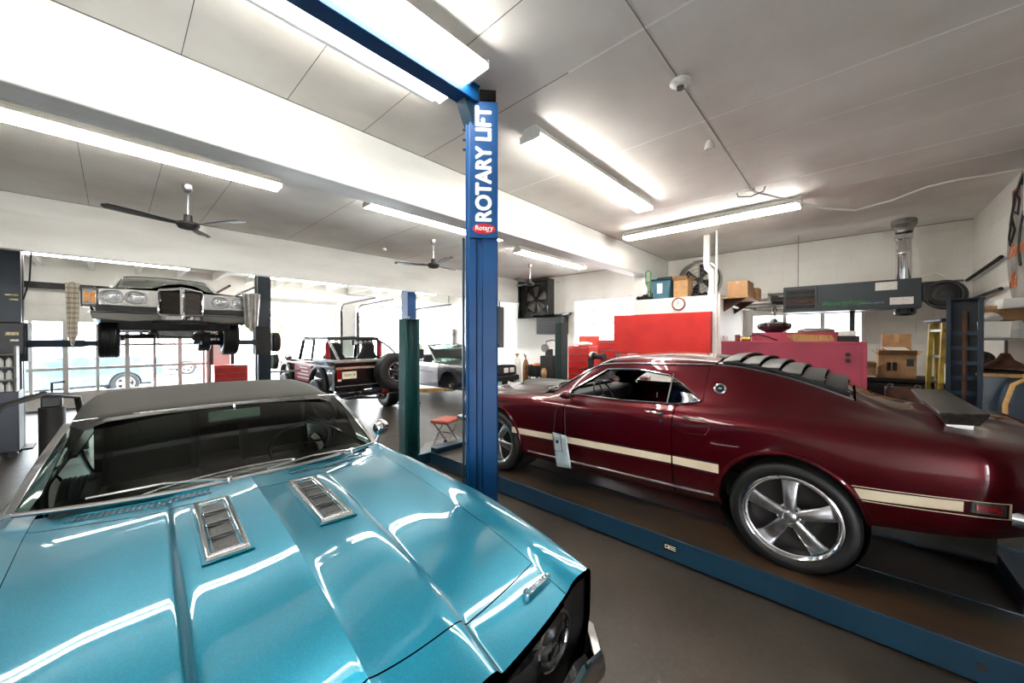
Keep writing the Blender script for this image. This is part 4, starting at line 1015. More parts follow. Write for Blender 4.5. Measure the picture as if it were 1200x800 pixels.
def crumple(c, r, sc, seed):
    m = MB(); m.ball(c, r, sc, 28, 18); R = random.Random(seed); D = [(Vector((R.gauss(0,1),R.gauss(0,1),R.gauss(0,1))).normalized()*R.uniform(3,9), R.uniform(0,6)) for _ in range(9)]
    o = Vector(c)
    for i, v in enumerate(m.v):
        d = (v-o); n = d.normalized() if d.length else d; f = 1+sum(math.sin(n.dot(a)*1.0+p) for a, p in D)*.045
        m.v[i] = o+Vector((d.x*f, d.y*f, d.z*f))
    return m
# ---- closet and what hangs on it
cl = MB(); cl.box(7.06, 9.0, 1.65, 3.10, 0, 2.46); struct(cl.build('wall_closet', W_plain, bevel=.004))
rp = thing('red_panel', 'large plain red metal panel behind the maroon car roof, below the wall clock', 'panel', (7.0, 2.69, 0))
MB().box(0, .05, -.91, .91, 1.42, 2.17).build('panel_face', M_red, rp, bevel=.006)
b = MB(); b.box(-.006, .052, -.925, .925, 1.405, 1.42); b.box(-.004,.052,-.925,-.91,1.405,2.17); b.build('panel_edge', mat('dark_red_trim', (110,20,20), .5, noise=(5,(90,16,16),.4,.6)), rp)
b = MB(); b.box(.0,.05,-.86,-.78,0,1.405); b.box(.0,.05,.78,.86,0,1.405); b.box(.01,.05,-.86,.86,.6,.68); b.build('panel_stand', M_steelgrey, rp)
ck = thing('wall_clock', 'round wall clock with a red-brown rim on the white closet front', 'clock', (7.06, 2.33, 2.335))
MB().lathe([(0,0),(.118,0),(.118,.03),(.106,.036),(.096,.02)], ax=(-1,0,0), seg=40).build('clock_rim', mat('clock_rim_red', (150,56,42), .4, noise=(6,(120,44,34),.4,.6)), ck)
MB().lathe([(0,.018),(.097,.018),(.097,.01)], ax=(-1,0,0), seg=40).build('clock_face', M_sticker, ck)
MB().box(-.024,-.021,-.004,.004,0,.065).build('clock_hand', M_blackpaint, ck, smooth=0); MB().box(-.024,-.021,0,.05,-.003,.003).build('clock_hand', M_blackpaint, ck, smooth=0)
CT = 2.46
c = thing('plastic_bin', 'blue plastic bin with a white paper label on top of the closet', 'bin', (7.42, 2.72, CT))
MB().prism([(-.15,0),(.15,0),(.185,.38),(-.185,.38)], 'x', -.2, .2).build('bin_body', M_bluep, c, bevel=.012)
MB().frame(rrect(-.2,.2,.37,.40,.01,2), rrect(-.18,.18,.375,.395,.005,2), 'x', -.22, .22).build('bin_rim', M_bluep, c)
MB().box(-.206,-.202,-.03,.07,.12,.31).build('paper_label', M_sticker, c, smooth=0)
def cardbox(label, x, y, z, dx, dy, dz, rz=0, open_=False, group='cardboard boxes', marks=()):
    t = thing('cardboard_box', label, 'box', (x, y, z), rz, None)
    MB().box(-dx/2,dx/2,-dy/2,dy/2,0,dz).build('box_body', M_card, t, bevel=.003)
    if open_:
        for a, s in (('x',-1),('x',1),('y',-1),('y',1)):
            f = MB()
            if a == 'x': f.add([(s*dx/2,-dy/2,dz),(s*dx/2,dy/2,dz),(s*(dx/2+.09),dy/2,dz+.07),(s*(dx/2+.09),-dy/2,dz+.07)], [(0,1,2,3)])
            else: f.add([(-dx/2,s*dy/2,dz),(dx/2,s*dy/2,dz),(dx/2,s*(dy/2+.06),dz+.06),(-dx/2,s*(dy/2+.06),dz+.06)], [(0,1,2,3)])
            f.build('box_flap', M_card, t, solid=.004, smooth=0)
    else:
        MB().box(-dx/2-.001,dx/2+.001,-.025,.025,dz*.8,dz+.001).build('packing_tape', mat('tan_tape', (196,160,116), .3, noise=(9,(180,144,100),.4,.6)), t, smooth=0)
    for (y0,y1,z0,z1,m) in marks: MB().box(-dx/2-.002,-dx/2,y0,y1,z0,z1).build('printed_mark', m, t, smooth=0)
    return t
cardbox('open cardboard box on top of the closet between the blue bin and the drum fan', 7.42, 2.37, CT, .3, .26, .34, 0, True)
cardbox('cardboard box on the small shelf right of the white duct', 7.45, 1.42, 2.42, .5, .30, .26)
cardbox('small cardboard box behind the shelf box right of the white duct', 8.05, 1.36, 2.42, .3, .26, .20)
s = thing('wall_shelf', 'small wooden shelf fixed to the closet side under a cardboard box', 'shelf', (7.7, 1.65, 2.39))
MB().box(-.55,.55,-.40,0,0,.025).build('shelf_board', M_wood, s); b = MB()
for x in (-.4,.4): b = MB(); b.prism([(0,0),(-.34,0),(0,-.22)], 'x', x-.01, x+.01); b.build('shelf_bracket', M_rust, s)
fn = thing('drum_fan', 'round black drum fan standing on the closet behind the white duct', 'fan', (7.95, 2.22, CT))
MB().lathe([(.36,-.10),(.385,-.10),(.385,.10),(.36,.10)], (0,0,.40), (-1,0,0), 48, closed=True).build('fan_shroud', M_blackpaint, fn)
g = MB()
for r in (.08,.15,.22,.29,.35): g.tube([(-.11, r*math.cos(a*PI/16), .40+r*math.sin(a*PI/16)) for a in range(32)], .004, 5, close=True)
for a in range(12): g.tube([(-.11,.05*math.cos(a*PI/6),.40+.05*math.sin(a*PI/6)),(-.11,.36*math.cos(a*PI/6),.40+.36*math.sin(a*PI/6))], .003, 5)
g.build('fan_guard', M_steel, fn)
for a in range(4):
    t = a*PI/2+.4; b = MB(); b.grid(lambda u, v: (-.03+.06*v, (.05+.27*u)*math.cos(t+(v-.5)*.8), .40+(.05+.27*u)*math.sin(t+(v-.5)*.8)), 6, 4); b.build('fan_blade', M_dark, fn, solid=.004)
MB().cyl((-.05,0,.40),(.05,0,.40),.06,seg=20).build('fan_hub', M_dark, fn)
b = MB(); b.box(-.14,.14,-.25,-.21,0,.12); b.box(-.14,.14,.21,.25,0,.12); b.build('fan_foot', M_dark, fn)
for k in range(3):
    y = 2.96+.075*k
    t = tag(MB().lathe([(.026,0),(.038,0),(.038,.55),(.026,.55)], (7.07,y,CT+.039), (1,0,0), 20, closed=True).build('pipe_offcut', M_black), ['black pipe offcut on the closet, rightmost of the three beside the blue bin','black pipe offcut on the closet, middle of the three','black pipe offcut on the closet, leftmost of the three'][k], 'pipe', 'black pipe offcuts on the closet')
for k in range(3):
    tag(MB().lathe([(.03,0),(.045,0),(.045,.4),(.03,.4)], (7.32,2.14-.1*k+.02,CT+.046), (1,0,0), 20, closed=True).build('exhaust_tube', M_dark), 'dark exhaust tube lying on the closet under the drum fan', 'pipe', 'exhaust tubes under the drum fan')
gt = thing('hand_truck', 'green hand truck with black wheels on top of the closet, left of the blue bin', 'hand truck', (7.5, 3.05, CT+.03))
b = MB(); b.tube([(-.08,-.05,.0),(-.08,-.05,.56),(-.08,.0,.60),(-.08,.05,.56),(-.08,.05,.0)], .013, 8); b.tube([(-.08,-.05,.16),(-.08,.05,.16)], .010); b.tube([(-.08,-.05,.36),(-.08,.05,.36)], .010); b.box(-.2,-.08,-.07,.07,-.01,.005); b.build('truck_frame', M_greenp, gt)
for y in (-.09,.09): MB().cyl((.0,y-.02,.08),(.0,y+.02,.08),.085,seg=24).build('truck_wheel', M_tire, gt)
mt_ = thing('motor', 'small dark electric motor behind the green hand truck', 'motor', (7.75, 2.86, CT)); MB().cyl((0,-.16,.42),(0,.12,.42),.09,seg=24).build('motor_body', M_dark, mt_); MB().box(-.08,.08,-.12,.10,0,.36).build('motor_base', M_dark, mt_)
tag(MB().lathe([(0,0),(.05,0),(.055,.02),(.055,.12),(.02,.16),(.02,.19),(0,.19)], (7.28,3.05,CT+.08+.05), (0,0,1), 20).build('plastic_bottle', M_white), 'white plastic bottle lying beside the green hand truck', 'bottle')
# duct and pole
d = thing('exhaust_duct', 'white elbowed duct rising from the closet to the ceiling', 'duct', (7.2, 1.86, CT))
MB().tube([(0,-.05,0),(0,-.05,.34),(0,-.04,.42),(0,.03,.50),(0,.04,.58),(0,.04,1.085)], .055, 16).build('duct_pipe', M_white, d); MB().cyl((0,-.05,0),(0,-.05,.10),.068,seg=20).build('duct_collar', M_white, d)
tag(MB().cyl((7.03,1.70,0),(7.03,1.70,3.55),.016,seg=10).build('conduit', M_white), 'thin white vertical conduit at the closet corner beside the duct', 'conduit')
sb = MB(); sb.box(7.30,7.42,1.58,1.65,1.55,1.75); tag(sb.build('switch_box', M_sticker, bevel=.006), 'small white switch box on the side of the closet', 'switch')

# ---- heater
h = thing('unit_heater', 'long slate-grey hanging heater with green lettering on the right', 'heater', (8.1, 0, 0))
MB().box(0,.5,-.77,.885,2.16,2.605).build('heater_body', M_slate, h, bevel=.006)
b = MB(); b.frame([(.42,2.17),(.875,2.17),(.875,2.595),(.42,2.595)], [(.45,2.22),(.85,2.22),(.85,2.55),(.45,2.55)], 'x', -.02, 0); b.build('outlet_frame', M_slate, h)
MB().box(-.004,.0,.45,.85,2.22,2.55).build('outlet_cavity', M_black, h, smooth=0)
for k in range(4): z = 2.26+.08*k; MB().prism([(-.018,z-.02),(.0,z+.02),(-.002,z+.022),(-.02,z-.018)], 'y', .45, .85).build('outlet_louvre', M_rust if k in (1,) else M_dark, h)
MB().box(-.003,0,.37,.376,2.165,2.60).build('panel_seam', M_black, h, smooth=0)
MB().box(-.004,0,-.52,-.28,2.45,2.575).build('sticker', M_sticker, h, smooth=0); MB().box(-.004,0,-.69,-.44,2.22,2.33).build('sticker', M_sticker, h, smooth=0)
M_glet = mat('green_lettering', (40,130,70), .5, noise=(9,(34,112,60),.4,.6)); M_slet = mat('silver_lettering', (120,140,156), .4, noise=(9,(104,124,140),.4,.6))
text('energylogic', .105, 'heater_lettering', M_glet, h, (-.003,.06,2.285), (PI/2,0,-PI/2), ext=.0006, bold=.002)
text('sustainability engineered', .045, 'heater_lettering', M_slet, h, (-.003,-.20,2.27), (PI/2,0,-PI/2), ext=.0006, bold=.001, sx=.62).location = (-.003,-.36+.12,2.265)
lf = MB(); lf.prism([(.345,2.25),(.31,2.26),(.29,2.29),(.30,2.32),(.335,2.31),(.35,2.28)], 'x', -.0035, -.0005); lf.build('leaf_logo', M_glet, h, smooth=0)
MB().lathe([(.09,0),(.125,0),(.125,-.08),(.10,-.10),(.09,-.06)], (.25,-.62,2.16), (0,0,1), 28, closed=True).build('bottom_port', M_blackpaint, h)
for y in (-.6,.7): MB().tube([(.25,y,2.605),(.25,y,3.55)], .006).build('hanger_rod', M_steel, h)
fl = thing('flue_pipe', 'shiny metal flue rising from the heater to the ceiling', 'flue', (8.34, -.60, 2.605)); fl.scale = (.85,.85,1)
MB().lathe([(.10,0),(.105,.02),(.105,.40),(.112,.41),(.112,.43),(.105,.44),(.105,.62),(.125,.64),(.125,.70),(.09,.74),(.09,.79)], seg=36).build('flue_tube', M_chrome, fl)
MB().lathe([(.115,.74),(.12,.78),(.14,.82),(.17,.86),(.17,.93),(.145,.945)], seg=36).build('flue_collar', M_steel, fl)
lb = MB(); lb.lathe([(0,0),(.062,0),(.062,.003),(0,.003)], (-.072,.035,.52), (-1,.15,0), 28); lb.build('round_sticker', M_sticker, fl)
MB().at((-.078,.035,.52)).box(-.003,.001,-.035,.035,-.008,.012).build('sticker_print', mat('print_red', (160,40,30), .5, noise=(60,(90,30,26),.4,.6)), fl, smooth=0)
bl = thing('blower', 'round black blower housing at the right end of the heater', 'blower', (8.12, -1.0, 2.33))
MB().lathe([(0,-.10),(.19,-.10),(.21,-.06),(.21,.08),(.19,.12),(.17,.12),(.15,.09),(.10,.10),(.06,.12),(0,.12)], ax=(-1,.25,0), seg=40).build('blower_housing', M_black, bl)
MB().box(-.08,.12,.05,.22,-.08,.20).build('blower_outlet', M_satin, bl, bevel=.01); MB().lathe([(.05,.125),(.11,.125),(.10,.13),(.06,.13)], ax=(-1,.25,0), seg=28, closed=True).build('blower_grille', M_dark, bl)
MB().tube([(.0,.26,.24),(.0,.2,.30),(.0,.08,.32),(0,.0,.25)], .012).build('blower_hose', M_white, bl)
br = thing('burner_assembly', 'small burner with valves and fittings at the left end of the heater', 'burner', (8.25, 1.0, 2.33))
b = MB(); b.cyl((0,-.11,.05),(0,.06,.05),.075,seg=20); b.box(-.07,.05,-.02,.08,.04,.16); b.build('burner_body', M_dark, br, bevel=.005)
b = MB(); b.cyl((-.05,.02,0),(-.05,.02,-.16),.02,seg=10); b.cyl((-.05,.02,-.09),(-.05,.02,-.14),.035,seg=14); b.tube([(-.05,.02,-.16),(-.05,.02,-.30),(-.2,.0,-.36)], .012); b.build('burner_pipe', M_steel, br)
# wall pipes
def pipe(label, pts, r, m=M_steel, nm='wall_pipe'): return tag(MB().tube(pts, r, 8).build(nm, m), label, 'pipe', 'pipes along the heater wall' if nm == 'wall_pipe' else None)
pipe('upper steel pipe along the wall behind the heater', [(8.9,1.62,2.575),(8.9,-1.28,2.60)], .018)
pipe('lower steel pipe along the wall behind the heater', [(8.9,1.62,2.39),(8.9,-1.28,2.42)], .018)
pipe('dark pipe on the right wall, upper of two', [(8.95,-1.32,2.60),(7.2,-1.32,2.68)], .022, M_dark)
pipe('dark pipe on the right wall, lower of two', [(8.95,-1.32,2.28),(7.2,-1.32,2.30)], .022, M_dark)
pipe('thick steel pipe leaving the closet side towards the wall', [(7.3,1.60,2.30),(8.3,1.58,2.28),(8.92,1.45,2.30),(8.92,1.0,2.30)], .03, M_steel)
tag(MB().box(8.86,9.0,1.22,1.40,2.50,2.62).build('junction_box', M_sticker, bevel=.006), 'white junction box on the pipes left of the heater', 'junction box')
tag(MB().cyl((8.3,-.02,0),(8.3,-.02,2.16),.035,seg=12).build('drain_pipe', M_black), 'black vertical pipe below the middle of the heater', 'pipe')
tag(MB().cyl((8.6,-1.05,0),(8.6,-1.05,1.75),.04,seg=12).build('post', M_black), 'black upright post against the wall left of the ladder', 'post')

# ---- pink cabinets and things on them
def steel_cab(name, label, x0, x1, y0, y1, z1, m, holes=False, cat='cabinet'):
    t = thing(name, label, cat, (x0, (y0+y1)/2, 0)); hy = (y1-y0)/2
    MB().box(0, x1-x0, -hy, hy, .05, z1).build('cabinet_body', m, t, bevel=.008)
    MB().box(.03, x1-x0-.03, -hy+.03, hy-.03, 0, .05).build('plinth', M_dark, t)
    b = MB(); b.box(-.008, 0, -hy, hy, z1-.03, z1); b.box(-.008, 0, -hy, -hy+.02, .05, z1); b.box(-.008, 0, -hy+.05,-hy+.056, .05, z1-.03); b.build('cabinet_lip', m, t, bevel=.002)
    if holes:
        for z in (z1-.15, z1-.22): MB().lathe([(.0,0),(.025,0),(.025,.006),(.02,.006)], (-.002,-hy+.16,z), (-1,0,0), 20).build('round_opening', M_black, t)
    return t
steel_cab('steel_cabinet', 'faded pink-red steel cabinet with two round holes behind the maroon car', 5.8, 6.38, -.14, 1.34, 1.665, M_pink, True)
steel_cab('steel_cabinet', 'narrower pink-red cabinet standing behind the one with round holes', 6.42, 6.95, .08, 1.08, 1.79, M_pink)
t = thing('drain_pan', 'black round pan with a stem on the rear pink cabinet', 'pan', (6.6, .83, 1.79)); MB().lathe([(0,0),(.10,0),(.20,.05),(.215,.09),(.20,.13),(.08,.16),(.05,.165),(.03,.20),(0,.20)], seg=36).build('pan_body', M_blackpaint, t)
t = thing('wooden_tray', 'tan wooden tray tilted on the front pink cabinet', 'tray', (6.02, .36, 1.665)); 
b = MB(); b.prism([(-.22,.01),(.16,.0),(.24,.07),(.23,.08),(.15,.018),(-.21,.03)], 'x', -.16, .18); b.build('tray_base', M_wood, t); b = MB(); b.prism([(-.22,.01),(-.19,.08),(.24,.10),(.16,.0)], 'x', .17, .19); b.build('tray_side', M_wood, t)
tag(MB().lathe([(0,0),(.19,0),(.21,.015),(.20,.035),(.12,.055),(0,.06)], (6.66,.36,1.79), seg=36).build('bucket_lid', M_steelgrey), 'grey round lid on the rear pink cabinet behind the wooden tray', 'lid')
t = thing('battery_charger', 'small dark box with a white top on the front pink cabinet beside the tray', 'charger', (6.1, .02, 1.665)); MB().box(-.08,.08,-.10,.10,0,.07).build('charger_body', M_dark, t, bevel=.006); MB().box(-.06,.06,-.07,.09,.07,.13).build('charger_top', M_sticker, t, bevel=.006)
t = thing('oil_gun', 'dark red oil gun with hose on the left end of the front pink cabinet', 'oil gun', (6.0, 1.18, 1.665)); MB().cyl((0,0,0),(0,0,.09),.035,seg=16).build('gun_cup', mat('dark_red_paint', (120,44,44), .4, noise=(9,(90,34,34),.4,.6)), t); MB().tube([(0,0,.06),(0,-.12,.05),(.05,-.22,.10),(.1,-.34,.06),(.12,-.45,.01)], .01).build('gun_hose', M_black, t); MB().cyl((0,-.05,.03),(0,-.16,.03),.03,seg=14).build('gun_body', M_brass, t)

# ---- rack with boxes, gearbox
t = thing('workbench', 'dark steel workbench under the cardboard boxes by the wall', 'workbench', (7.3, -.55, 0))
MB().box(0,.8,-.45,.42,1.10,1.15).build('bench_top', M_dark, t, bevel=.004)
for x in (.04,.74):
    for y in (-.42,.37): MB().box(x,x+.05,y,y+.05,0,1.10).build('leg', M_dark, t)
MB().box(.03,.78,-.42,.40,.35,.39).build('lower_shelf', M_dark, t); MB().box(.0,.78,-.44,.41,.55,1.08).build('bench_drawer_unit', M_dark, t, bevel=.006)
cardbox('large brown cardboard box with dark printed squares on the dark workbench', 7.62, -.48, 1.15, .42, .37, .32, 0, True, marks=((.06,.10,.10,.22,M_dark),(.00,.045,.10,.22,M_dark),(-.16,-.09,.17,.27,M_slate)))
cardbox('upright brown cardboard box standing behind the large one, topmost', 7.95, -.50, 1.15, .2, .30, .62)
cardbox('small open cardboard box left of the large one on the workbench', 7.5, -.20, 1.15, .24, .15, .14, 0, True)
tag(MB().at((7.55,-.50,1.535), rz=.3, ry=-.25).box(-.15,.15,-.12,.12,0,.006).build('paper_sheet', M_sticker), 'white folded paper lying on the large open cardboard box', 'paper')
tag(MB().box(7.36,7.52,-.27,-.15,1.153,1.165).build('printed_card', M_white), 'white card lying in front of the small open cardboard box', 'card')
t = thing('gearbox', 'rusty brown gearbox with two lifting eyes behind the spoiler', 'gearbox', (6.35, -.46, 0))
MB().box(-.18,.18,-.16,.16,0,.80).build('gearbox_stand', M_dark, t, bevel=.01); MB().box(-.14,.14,-.15,.15,.80,1.12).build('gearbox_case', M_rust, t, bevel=.02)
MB().lathe([(.03,0),(.07,0),(.07,.03),(.03,.03)], (-.14,0,.95), (-1,0,0), 24, closed=True).build('bearing_ring', M_dark, t)
for y in (-.11,.11): MB().lathe([(.018,-.008),(.030,0),(.018,.008)], (-.1,y,1.145), (1,0,0), 16, closed=True).build('lifting_eye', M_steel, t)
t = thing('paint_can', 'red and white can on the dark workbench edge', 'can', (7.36, -.05, 1.15))
MB().cyl((0,0,0),(0,0,.05),.05,seg=20).build('can_body', M_red, t); MB().cyl((0,0,.05),(0,0,.075),.05,seg=20).build('can_top', M_white, t)
# ladder
t = thing('step_ladder', 'yellow fibreglass step ladder beside the dark blue lift column', 'ladder', (6.52, -.86, 0), .25)
for x in (-.17,.17):
    MB().prism([(-.03,0),(.02,0),(.10,1.90),(.05,1.90)], 'x', x-.016, x+.016).build('rail', M_yellow, t)
    MB().prism([(.16,0),(.20,0),(.14,1.88),(.10,1.88)], 'x', x*.8-.014, x*.8+.014).build('rear_rail', M_yellow, t)
for k in range(6): z = .28+.30*k; y = .003+.0421*z/1.0; MB().box(-.16,.16,y-.03,y+.06,z,z+.03).build('step', M_steel, t, bevel=.003)
MB().box(-.19,.19,.03,.17,1.89,1.93).build('top_cap', M_navy, t, bevel=.01)
tag(MB().box(6.3,6.36,-.93,-.78,1.2,1.42).build('parts_tag', M_sticker, bevel=.004), 'white and red packet wedged between the ladder and the blue column', 'packet')
# blue cabinet, shelf and clutter at the far right
t = thing('workshop_cabinet', 'dark blue workshop cabinet with a pale top edge at the far right', 'cabinet', (6.15, -1.18, 0))
MB().box(0,1.0,-.18,.18,0,1.31).build('cabinet_body', M_bbox, t, bevel=.006); MB().box(-.02,1.02,-.19,.20,1.31,1.345).build('cabinet_top', M_wood, t, bevel=.003)
MB().box(-.006,0,-.002,.002,.05,1.3).build('door_gap', M_black, t, smooth=0)
t = thing('storage_shelf', 'grey steel shelf above the blue cabinet holding a white bin', 'shelf', (6.15, -1.18, 1.345)); MB().box(0,1.0,-.18,.18,.34,.365).build('shelf_board', M_steelgrey, t)
for x, y in ((.02,.17),(.98,.17),(.02,-.17),(.98,-.17)): MB().box(x-.015,x+.015,y-.012,y+.012,0,.80).build('shelf_post', M_steelgrey, t)
tag(MB().at((6.35,-1.10,1.712)).prism([(-.10,0),(.10,0),(.115,.17),(-.115,.17)], 'x', -.15, .15).build('storage_bin', M_white, bevel=.008), 'white plastic bin on the grey shelf right of the blue column', 'bin')
tag(crumple((6.40,-1.08,1.925), .12, (1.1,.9,.5), 6).build('cloth_bundle', M_sticker), 'crumpled white bag lying on the white plastic bin', 'bag')
cardbox('flat brown cardboard box on top of the shelf at the far right', 6.7, -1.15, 1.90, .5, .36, .16)
tag(MB().box(6.25,6.55,-1.34,-1.16,2.02,2.12).build('white_carton', M_white, bevel=.004), 'white carton above the flat brown box at the far right', 'carton')
tag(MB().lathe([(0,.17),(.03,.165),(.06,.10),(.16,.02),(.165,.0),(.15,.0),(0,.0)], (6.32,-1.19,1.385), seg=36).build('metal_funnel', M_rust), 'rusty cone-shaped funnel on the blue cabinet', 'funnel')
t = thing('hub_rotor', 'dark brake rotor lying under the rusty funnel', 'rotor', (6.35,-1.16,1.345)); MB().lathe([(.04,0),(.165,0),(.165,.02),(.09,.03),(.08,.04),(.04,.04)], seg=36, closed=True).build('rotor_disc', M_dark, t)
tag(MB().ball((6.62,-1.10,1.46), .09, (1,1,1.1)).build('round_vase', mat('mottled_brown', (70,58,50), .5, noise=(20,(120,104,90),.5,.7))), 'round mottled dark pot behind the rusty funnel', 'pot')
tag(MB().lathe([(0,0),(.17,0),(.17,.02),(.05,.05),(0,.05)], (6.85,-1.17,1.345), seg=30).build('hub_cover', M_dark), 'dark round cover at the back of the blue cabinet top', 'cover')
tag(MB().tube([(6.02,-1.20,.3),(6.0,-1.14,.7),(5.98,-1.13,1.05),(6.0,-1.18,1.25),(6.05,-1.26,1.30)], .018, 10).build('air_hose', mat('tan_rubber', (206,164,104), .5, noise=(9,(190,148,90),.4,.6))), 'tan air hose looping down the front of the blue cabinet', 'hose')
# painted sign board on the right wall
t = thing('painted_sign', 'round grey painted board with orange lettering on the right wall', 'sign', (6.24, -1.38, 2.72))
MB().lathe([(0,0),(.90,0),(.92,.015),(.90,.03),(0,.03)], (0,0,0), (0,1,0), 72).build('sign_board', mat('weathered_board', (150,146,138), .6, noise=(3,(108,104,98),.4,.65)), t)
b = MB()
for r, a0, a1 in ((.80,20,200),(.74,60,150),(.45,-30,120)): b.tube([(r*math.cos(math.radians(a0+(a1-a0)*k/20)), .031, r*math.sin(math.radians(a0+(a1-a0)*k/20))) for k in range(21)], .018, 6)
b.tube([(.80,.031,.15),(.70,.031,.35),(.60,.031,.20),(.75,.031,.05)], .016, 6, close=True); b.tube([(.6,.031,.62),(.45,.031,.50),(.5,.031,.35),(.68,.031,.42)], .016, 6, close=True)
b.build('painted_scroll', M_dark, t)
M_or = mat('orange_paint', (206,112,56), .5, noise=(9,(180,90,44),.4,.6))
text('Comm', .22, 'sign_lettering', M_or, t, (.86,.034,-.02), (PI/2,0,PI), ext=.001, bold=.006, align='LEFT', shear=.4)
text('Ra', .26, 'sign_lettering', M_or, t, (.80,.034,-.36), (PI/2,0,PI), ext=.001, bold=.006, align='LEFT', shear=.4)
MB().box(.45,.72,.030,.034,.50,.66).build('sign_patch', mat('faded_red_paint', (150,84,66), .6, noise=(9,(120,70,58),.4,.6)), t, smooth=0)
tag(MB().tube([(6.25,-1.30,3.55),(6.25,-1.30,2.95)], .022, 10).build('conduit', M_white), 'white vertical pipe in front of the round painted sign', 'conduit')
tag(MB().tube([(5.36,.93,3.535),(5.55,.6,3.40),(5.80,.25,3.27),(6.0,-.03,3.23),(6.1,-.35,3.30),(6.15,-.60,3.39),(6.2,-.85,3.42),(6.24,-1.1,3.42),(6.25,-1.29,3.42)], .012, 8).build('ceiling_cable', M_white), 'white cable drooping across the ceiling on the right', 'cable')
t = thing('conduit_loop', 'small loop of grey conduit under a ceiling junction', 'conduit', (5.36, .93, 3.55)); MB().tube([(0,.14,-.005),(.02,.13,-.05),(.04,.0,-.08),(.02,-.14,-.05),(0,-.16,-.005)], .008).build('loop_conduit', M_steel, t); MB().cyl((0,0,0),(0,0,-.03),.05,seg=16).build('junction_cover', M_white, t)
t = thing('lamp_base', 'round white porcelain lamp base on the ceiling', 'lamp base', (2.77, .91, CEIL)); MB().lathe([(0,0),(.068,0),(.070,-.012),(.055,-.025),(.032,-.036),(0,-.036)], seg=36).build('base_disc', M_white, t); MB().cyl((0,0,-.036),(0,0,-.055),.024,seg=18).build('socket', M_steelgrey, t)
t = thing('ceiling_sensor', 'small white cone-shaped fitting on the ceiling', 'sensor', (3.78, .98, CEIL)); MB().lathe([(0,0),(.02,0),(.035,-.03),(.05,-.09),(0,-.09)], seg=24).build('sensor_cone', M_white, t)
tag(MB().ball((3.77,7.04,3.52), .05, (1,1,.7)).build('smoke_detector', M_white), 'small white knob on the ceiling near the far header beam', 'sensor')

# ---- back wall: exhaust fan, vent unit
f = thing('wall_fan', 'square black exhaust fan mounted high on the far white wall', 'fan', (9.0, 7.17, 2.90))
MB().frame([(-.60,-.58),(.60,-.58),(.60,.58),(-.60,.58)], [(-.56,-.54),(.56,-.54),(.56,.54),(-.56,.54)], 'x', -.30, 0).build('fan_frame', M_blackpaint, f)
q = [(.60*math.cos(a*PI/2+PI/4)*1.0, 0) for a in range(4)]
b = MB(); n = 32; o_ = []; i_ = []
for k in range(n):
    a = 2*PI*k/n+PI/4/8; c_, s_ = math.cos(a), math.sin(a); m_ = .56/max(abs(c_), abs(s_)); o_.append((m_*c_, m_*s_*.965)); i_.append((.44*c_, .44*s_))
b.frame(o_, i_, 'x', -.16, -.13); b.build('fan_ring', M_dark, f)
MB().box(-.03,-.01,-.56,.56,-.54,.54).build('fan_back', mat('louvre_dark', (44,40,36), .5, noise=(3,(60,54,48),.4,.6,(1,1,20))), f)
for k in range(5):
    t0 = 2*PI*k/5+.3; b = MB(); b.grid(lambda u, v: (-.09-.05*v, (.06+.34*u)*math.cos(t0+(v-.5)*(.9-.2*u)), (.06+.34*u)*math.sin(t0+(v-.5)*(.9-.2*u))), 6, 5); b.build('fan_blade', M_steelgrey, f, solid=.004)
MB().cyl((-.16,0,0),(-.04,0,0),.075,seg=20).build('fan_motor', M_dark, f)
for s1 in (-1, 1): MB().tube([(-.18,-.5*s1,-.5),(-.18,.5*s1,.5)], .012).build('fan_strut', M_dark, f)
t = thing('wall_unit', 'dark grey slatted unit with a visor on the white wall below the exhaust fan', 'vent unit', (9.0, 6.5, 1.82))
MB().box(-.38,0,-.45,.45,0,.50).build('unit_body', M_satin, t, bevel=.01); MB().prism([(-.50,.52),(0,.60),(0,.64),(-.52,.56)], 'y', -.58, .52).build('unit_visor', M_blackpaint, t)
for k in range(5): MB().box(-.388,-.38,-.40,.40,.06+.08*k,.085+.08*k).build('unit_slat', M_dark, t, smooth=0)
t = thing('cut_corner_panel', 'black panel with cut corners high behind the lettered blue column', 'panel', (8.45, 8.35, 0))
MB().at(rz=.35).prism([(-.26,1.62),(-.05,1.40),(.26,1.40),(.26,2.72),(-.10,2.72),(-.26,2.45)], 'y', -.05, .05).build('panel_board', M_satin, t, bevel=.006); MB().cyl((0,0,2.72),(0,0,3.62),.02,seg=10).build('panel_hanger', M_dark, t)
for y, z0, z1, lab in ((11.6,1.35,2.05,'larger grey electrical box on the wall above the silver car'),(10.4,1.40,1.95,'smaller grey electrical box on the wall right of the larger one')):
    t = thing('electrical_box', lab, 'electrical box', (8.99, y, z0)); MB().box(-.14,0,-.32 if y > 11 else -.2,.32 if y > 11 else .2,0,z1-z0).build('box_body', M_steel, t, bevel=.01); MB().tube([(-.07,0,z1-z0),(-.07,0,2.0)], .015).build('conduit', M_steel, t)
    MB().box(-.15,-.14,-.02,.02,.3,.36).build('box_latch', M_dark, t)

